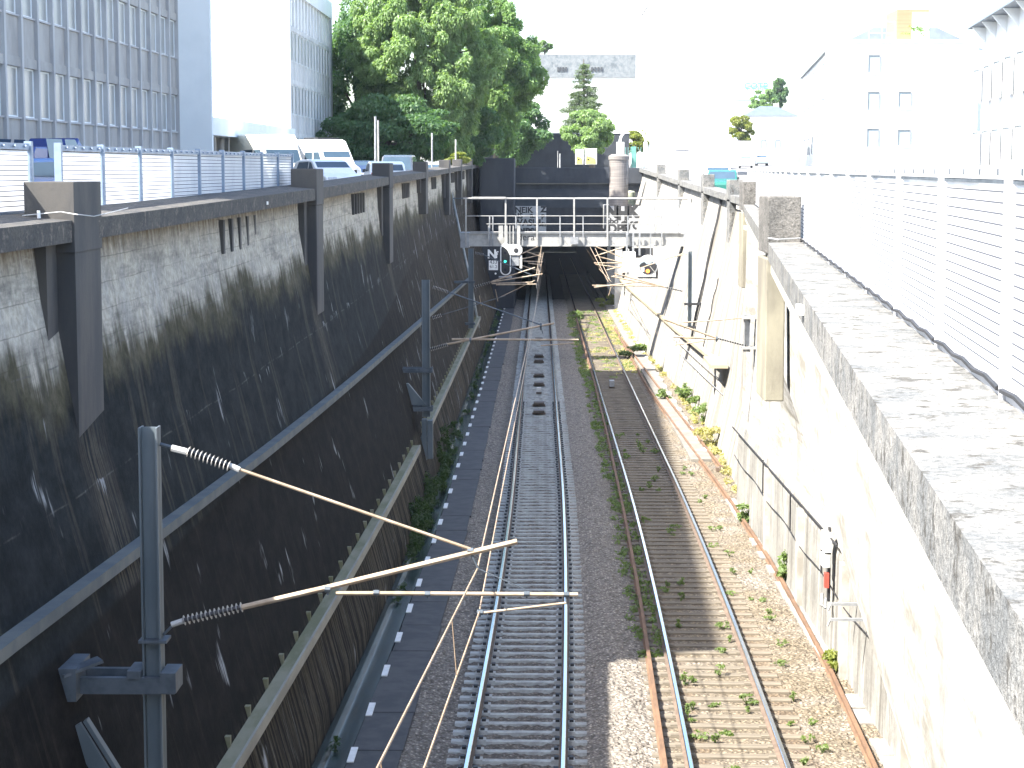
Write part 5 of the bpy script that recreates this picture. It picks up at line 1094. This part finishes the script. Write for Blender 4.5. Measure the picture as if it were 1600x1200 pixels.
a, b_ = P(1163, 255, 330), P(1246, 181, 330); MB().box(a.x, b_.x, 330, 340, a.z - 1, b_.z).build('wall', M_WHT, t); zr = P(0, 165, 330).z; MB().hexa([(a.x - .2, 329.7, b_.z), (b_.x + .2, 329.7, b_.z), (b_.x + .2, 340.3, b_.z), (a.x - .2, 340.3, b_.z), (a.x + 3, 334.8, zr), (b_.x - 3, 334.8, zr), (b_.x - 3, 335.2, zr), (a.x + 3, 335.2, zr)]).build('roof', M_SLATE, t)
q = P(1193, 226, 330); house_win(t, q.x - .4, q.x + .4, 329.9, q.z - .7, q.z + .7); q = P(1215, 226, 330); house_win(t, q.x - .4, q.x + .4, 329.9, q.z - .7, q.z + .7)
t = thing('pale_tower', 'hazy pale tower block with turquoise lettering far right of the white block', 'tower block', P(1175, 250, 460))
a, b_ = P(1146, 250, 460), P(1205, 119, 460); MB().box(a.x, b_.x, 460, 475, 1, b_.z).build('wall', surf('pale_aqua_render', (.55, .66, .66), (.48, .6, .6), .2, .8), t); MB().box(a.x, a.x + 4, 459.8, 459.99, P(0, 156, 460).z, P(0, 154, 460).z).build('string_course', M_BLD, t)
q = P(1181, 135, 459.7); text_mesh('COTÉ', 2.0, 'sign_lettering', surf('turquoise_letters', (.08, .42, .45), (.07, .38, .4), 2), t, q, depth=.05, bold=.04); q = P(1178, 145.5, 459.7); text_mesh('OE', .9, 'sign_lettering', M_BLD, t, q, depth=.05)
a, b_ = P(1147, 242, 280), P(1182, 220, 280); tag(MB().box(a.x, b_.x, 280, 280.4, a.z - .5, b_.z).build('boundary_wall', surf('pale_grey_wall', (.42, .42, .43), (.36, .36, .37), .6)), 'pale grey boundary wall under the yellow green street tree', 'wall')
a, b_ = P(1056, 266, 150), P(1077, 234, 150); t = thing('street_cabinet', 'pale ribbed cabinet standing before the white block', 'cabinet', a); MB().box(a.x, b_.x, 150, 150.8, -.9, b_.z).build('body', surf('ribbed_cabinet', (.5, .49, .48), (.42, .41, .4), 2, .7, 0, .4, (6, 6, .2)), t, bevel=.02); MB().box(a.x - .05, b_.x + .05, 149.95, 150.85, b_.z + .002, b_.z + .08).build('lid', M_BLD, t)

# ------------------------------------------------------------------ vehicles
def vehicle(label, cat, loc, rz, L_, W_, H_, prof, side_win, col, belt, name, wheel_r=.31, wheelbase=None, ws=None, rear=None, rough=.25):
    """prof: side outline (x along length, z); side_win: list of quads in (x,z); ws/rear: windscreen and rear screen edges"""
    t = thing(name, label, cat, loc, None, rz); M_ = surf('car_paint_' + name + '_%02d' % int(col[0] * 97 + col[2] * 31 + col[1] * 7), col, tuple(c * .92 for c in col), 1.5, rough, 0, .02)
    def half(z): return W_ / 2 - max(0, (z - belt)) * (.17 if H_ < 2 else .055)
    n = len(prof); v = [(x, -half(z), z) for x, z in prof] + [(x, half(z), z) for x, z in prof]
    mb = MB(); mb.add(v, [tuple(range(n))[::-1], tuple(range(n, 2 * n))] + [(i, (i + 1) % n, n + (i + 1) % n, n + i) for i in range(n)])
    bd = mb.build('body', M_, t, local=True, bevel=.05)
    for q in side_win:
        for s in (-1, 1):
            pts = [(x, s * (half(z) + .006), z) for x, z in q]; MB().quad(*(pts if s < 0 else pts[::-1])).build('window', M_GLB, t, local=True)
    for e in (ws, rear):
        if e:
            (xa, za), (xb, zb) = e; d = Vector((xb - xa, 0, zb - za)).normalized(); nn = Vector((-d.z, 0, d.x)) if xa > 0 else Vector((d.z, 0, -d.x))
            if (nn.x > 0) != (xa > 0): nn = -nn
            o_ = nn * .008; ha, hb = half(za) - .1, half(zb) - .1
            MB().quad(Vector((xa, -ha, za)) + o_, Vector((xa, ha, za)) + o_, Vector((xb, hb, zb)) + o_, Vector((xb, -hb, zb)) + o_).build('windscreen' if xa > 0 else 'rear_window', M_GLB, t, local=True)
    wb = wheelbase or L_ * .6
    for sx in (-1, 1):
        for sy in (-1, 1):
            c = Vector((sx * wb / 2, sy * (W_ / 2 - .1), wheel_r)); wh = MB().tube([c - Vector((0, .1, 0)), c + Vector((0, .11, 0))], wheel_r, 20).build('wheel', M_TYRE, t, local=True)
            MB().tube([c + Vector((0, sy * .111, 0)), c + Vector((0, sy * .125, 0))], wheel_r * .62, 14).build('rim', M_RIM, wh, local=True)
    for sy in (-1, 1):
        y = sy * (W_ / 2 - .27); MB().box(L_ / 2 - .06, L_ / 2 + .012, y - .17, y + .17, belt * .72, belt * .86).build('headlight', M_LAMP, t, local=True)
        MB().box(-L_ / 2 - .012, -L_ / 2 + .06, y - .1, y + .18 if sy > 0 else y + .1, belt * .78, belt * 1.0).build('tail_light', M_RED, t, local=True)
        MB().box(L_ * .17, L_ * .17 + .12, sy * (W_ / 2 + .02) - .08, sy * (W_ / 2 + .02) + .08, belt + .02, belt + .16).build('mirror', M_BLACK, t, local=True)
    MB().box(-L_ / 2 - .03, L_ / 2 + .03, -W_ / 2 + .06, W_ / 2 - .06, .24, .36).build('bumper', M_BLACK, t, local=True)
    return t
def hatch(label, loc, rz, col, L_=3.9, H_=1.45, W_=1.68, name='parked_car', cat='car', rough=.25):
    h = L_ / 2; B = .88
    prof = [(-h, .25), (h, .25), (h, .62), (h - .1, .78), (h - .95, .92), (h - 1.7, H_ - .08), (h - 2.1, H_), (-h + .75, H_ - .02), (-h + .3, H_ - .1), (-h + .05, .95), (-h, .8)]
    sw = [[(h - 1.28, .93), (h - 1.78, H_ - .13), (-.05, H_ - .1), (-.05, .93)], [(-.12, .93), (-.12, H_ - .1), (-h + .75, H_ - .12), (-h + .5, .95)]]
    return vehicle(label, cat, loc, rz, L_, W_, H_, prof, sw, col, B, name, ws=((h - 1.0, .94), (h - 1.68, H_ - .1)), rear=((-h + .06, .97), (-h + .29, H_ - .13)), rough=rough)
def van(label, loc, rz, col, L_=5.2, H_=2.6, W_=1.95, name='parked_van', box=False):
    h = L_ / 2; B = 1.25
    prof = [(-h, .3), (h, .3), (h, .85), (h - .15, 1.05), (h - .85, 1.25), (h - 1.5, 2.05), (h - 2.0, H_ - .1), (h - 2.4, H_), (-h + .15, H_), (-h, H_ - .15)] if not box else \
           [(-h, .3), (h, .3), (h, .9), (h - .15, 1.1), (h - .5, 1.3), (h - .9, 2.0), (h - .95, H_ - .35), (h - 1.3, H_ - .02), (-h + .1, H_), (-h, H_ - .12)]
    x0 = h - (1.25 if not box else .75)
    sw = [[(x0 - .05, 1.3), (x0 - .55, 1.98), (x0 - 1.3, 1.98), (x0 - 1.3, 1.3)], [(x0 - 1.5, 1.35), (x0 - 1.5, 1.98), (x0 - 2.6, 1.98), (x0 - 2.6, 1.35)]]
    return vehicle(label, 'van', loc, rz, L_, W_, H_, prof, sw, col, B, name, .34, ws=((h - .9, 1.28), (h - 1.47, 2.02)) if not box else ((h - .52, 1.32), (h - .88, 1.98)))
def at(px, Y, left=True): p = P(px, 260, Y); return (p.x, Y, street_l(Y) if left else street_r(Y))
WHITE = (.78, .79, .78)
hd = R(-60)
van('cream high roofed camper van parked behind the left fence', at(418, 100), R(-58), (.70, .69, .60), 5.2, 2.75, 2.0, 'camper_van', True)
vt = van('white high roofed van with dark roof rack beside the camper van', at(512, 118), R(-60), WHITE, 5.3, 2.72, 1.95)
MB().box(-1.9, .2, -.7, .7, 2.76, 2.84).box(-1.9, -1.8, -.7, .7, 2.72, 2.76).box(.1, .2, -.7, .7, 2.72, 2.76).build('roof_rack', M_BLACK, vt, local=True)
hatch('white car parked close behind the second left pier', at(512, 80), R(-62), WHITE, 3.9, 1.46)
hatch('white boxy hatchback half hidden by the third left pier', at(600, 92), R(100), (.72, .76, .78), 3.7, 1.40)
hatch('dark blue car parked between the white van and the street pole', at(568, 124), R(-70), (.03, .05, .10), 4.2, 1.5)
hatch('dark tall estate car seen from behind between the third and fourth left piers', at(626, 110), R(88), (.06, .075, .10), 4.4, 1.78, 1.85)
hatch('pale small car with red tail light behind the fifth left pier', at(684, 126), R(94), (.68, .7, .72), 3.6, 1.4)
hatch('bright blue car seen through the gap in the left fence', at(48, 52), R(75), (.05, .16, .42), 3.9, 1.42)
van('dark blue van behind the gap in the left fence', at(66, 58), R(80), (.02, .05, .22), 4.8, 1.75, 1.8)
hatch('teal green car parked behind the right wall coping', at(1129, 109, False), R(-97), (.02, .12, .10), 3.9, 1.42)
hatch('white car with dark windows parked in front of the teal car on the right street', at(1122, 124, False), R(-95), (.8, .8, .8), 4.1, 1.5)
hatch('grey blue car driving towards the camera far along the right street', at(1190, 290, False), R(-92), (.22, .27, .33), 4.0, 1.5)
hatch('white car parked under the yellow green tree on the right street', at(1165, 255, False), R(-95), (.8, .8, .8), 4.0, 1.5)

# ------------------------------------------------------------------ thin scattering volume added to lift the darks like lens glare
hz_ = MB().box(-420, 420, -40, 700, -16, 40).build('glare_haze', (lambda k: (k.t.links.new(k.n('ShaderNodeVolumePrincipled').outputs[0], k.out.inputs[1]), k.m)[1])(NT('glare_veil')))
vn = [n for n in hz_.data.materials[0].node_tree.nodes if n.type == 'PRINCIPLED_VOLUME'][0]
vn.inputs['Color'].default_value = (.72, .84, 1, 1); vn.inputs['Density'].default_value = .00010; vn.inputs['Anisotropy'].default_value = 0
tag(hz_, kind='stuff')
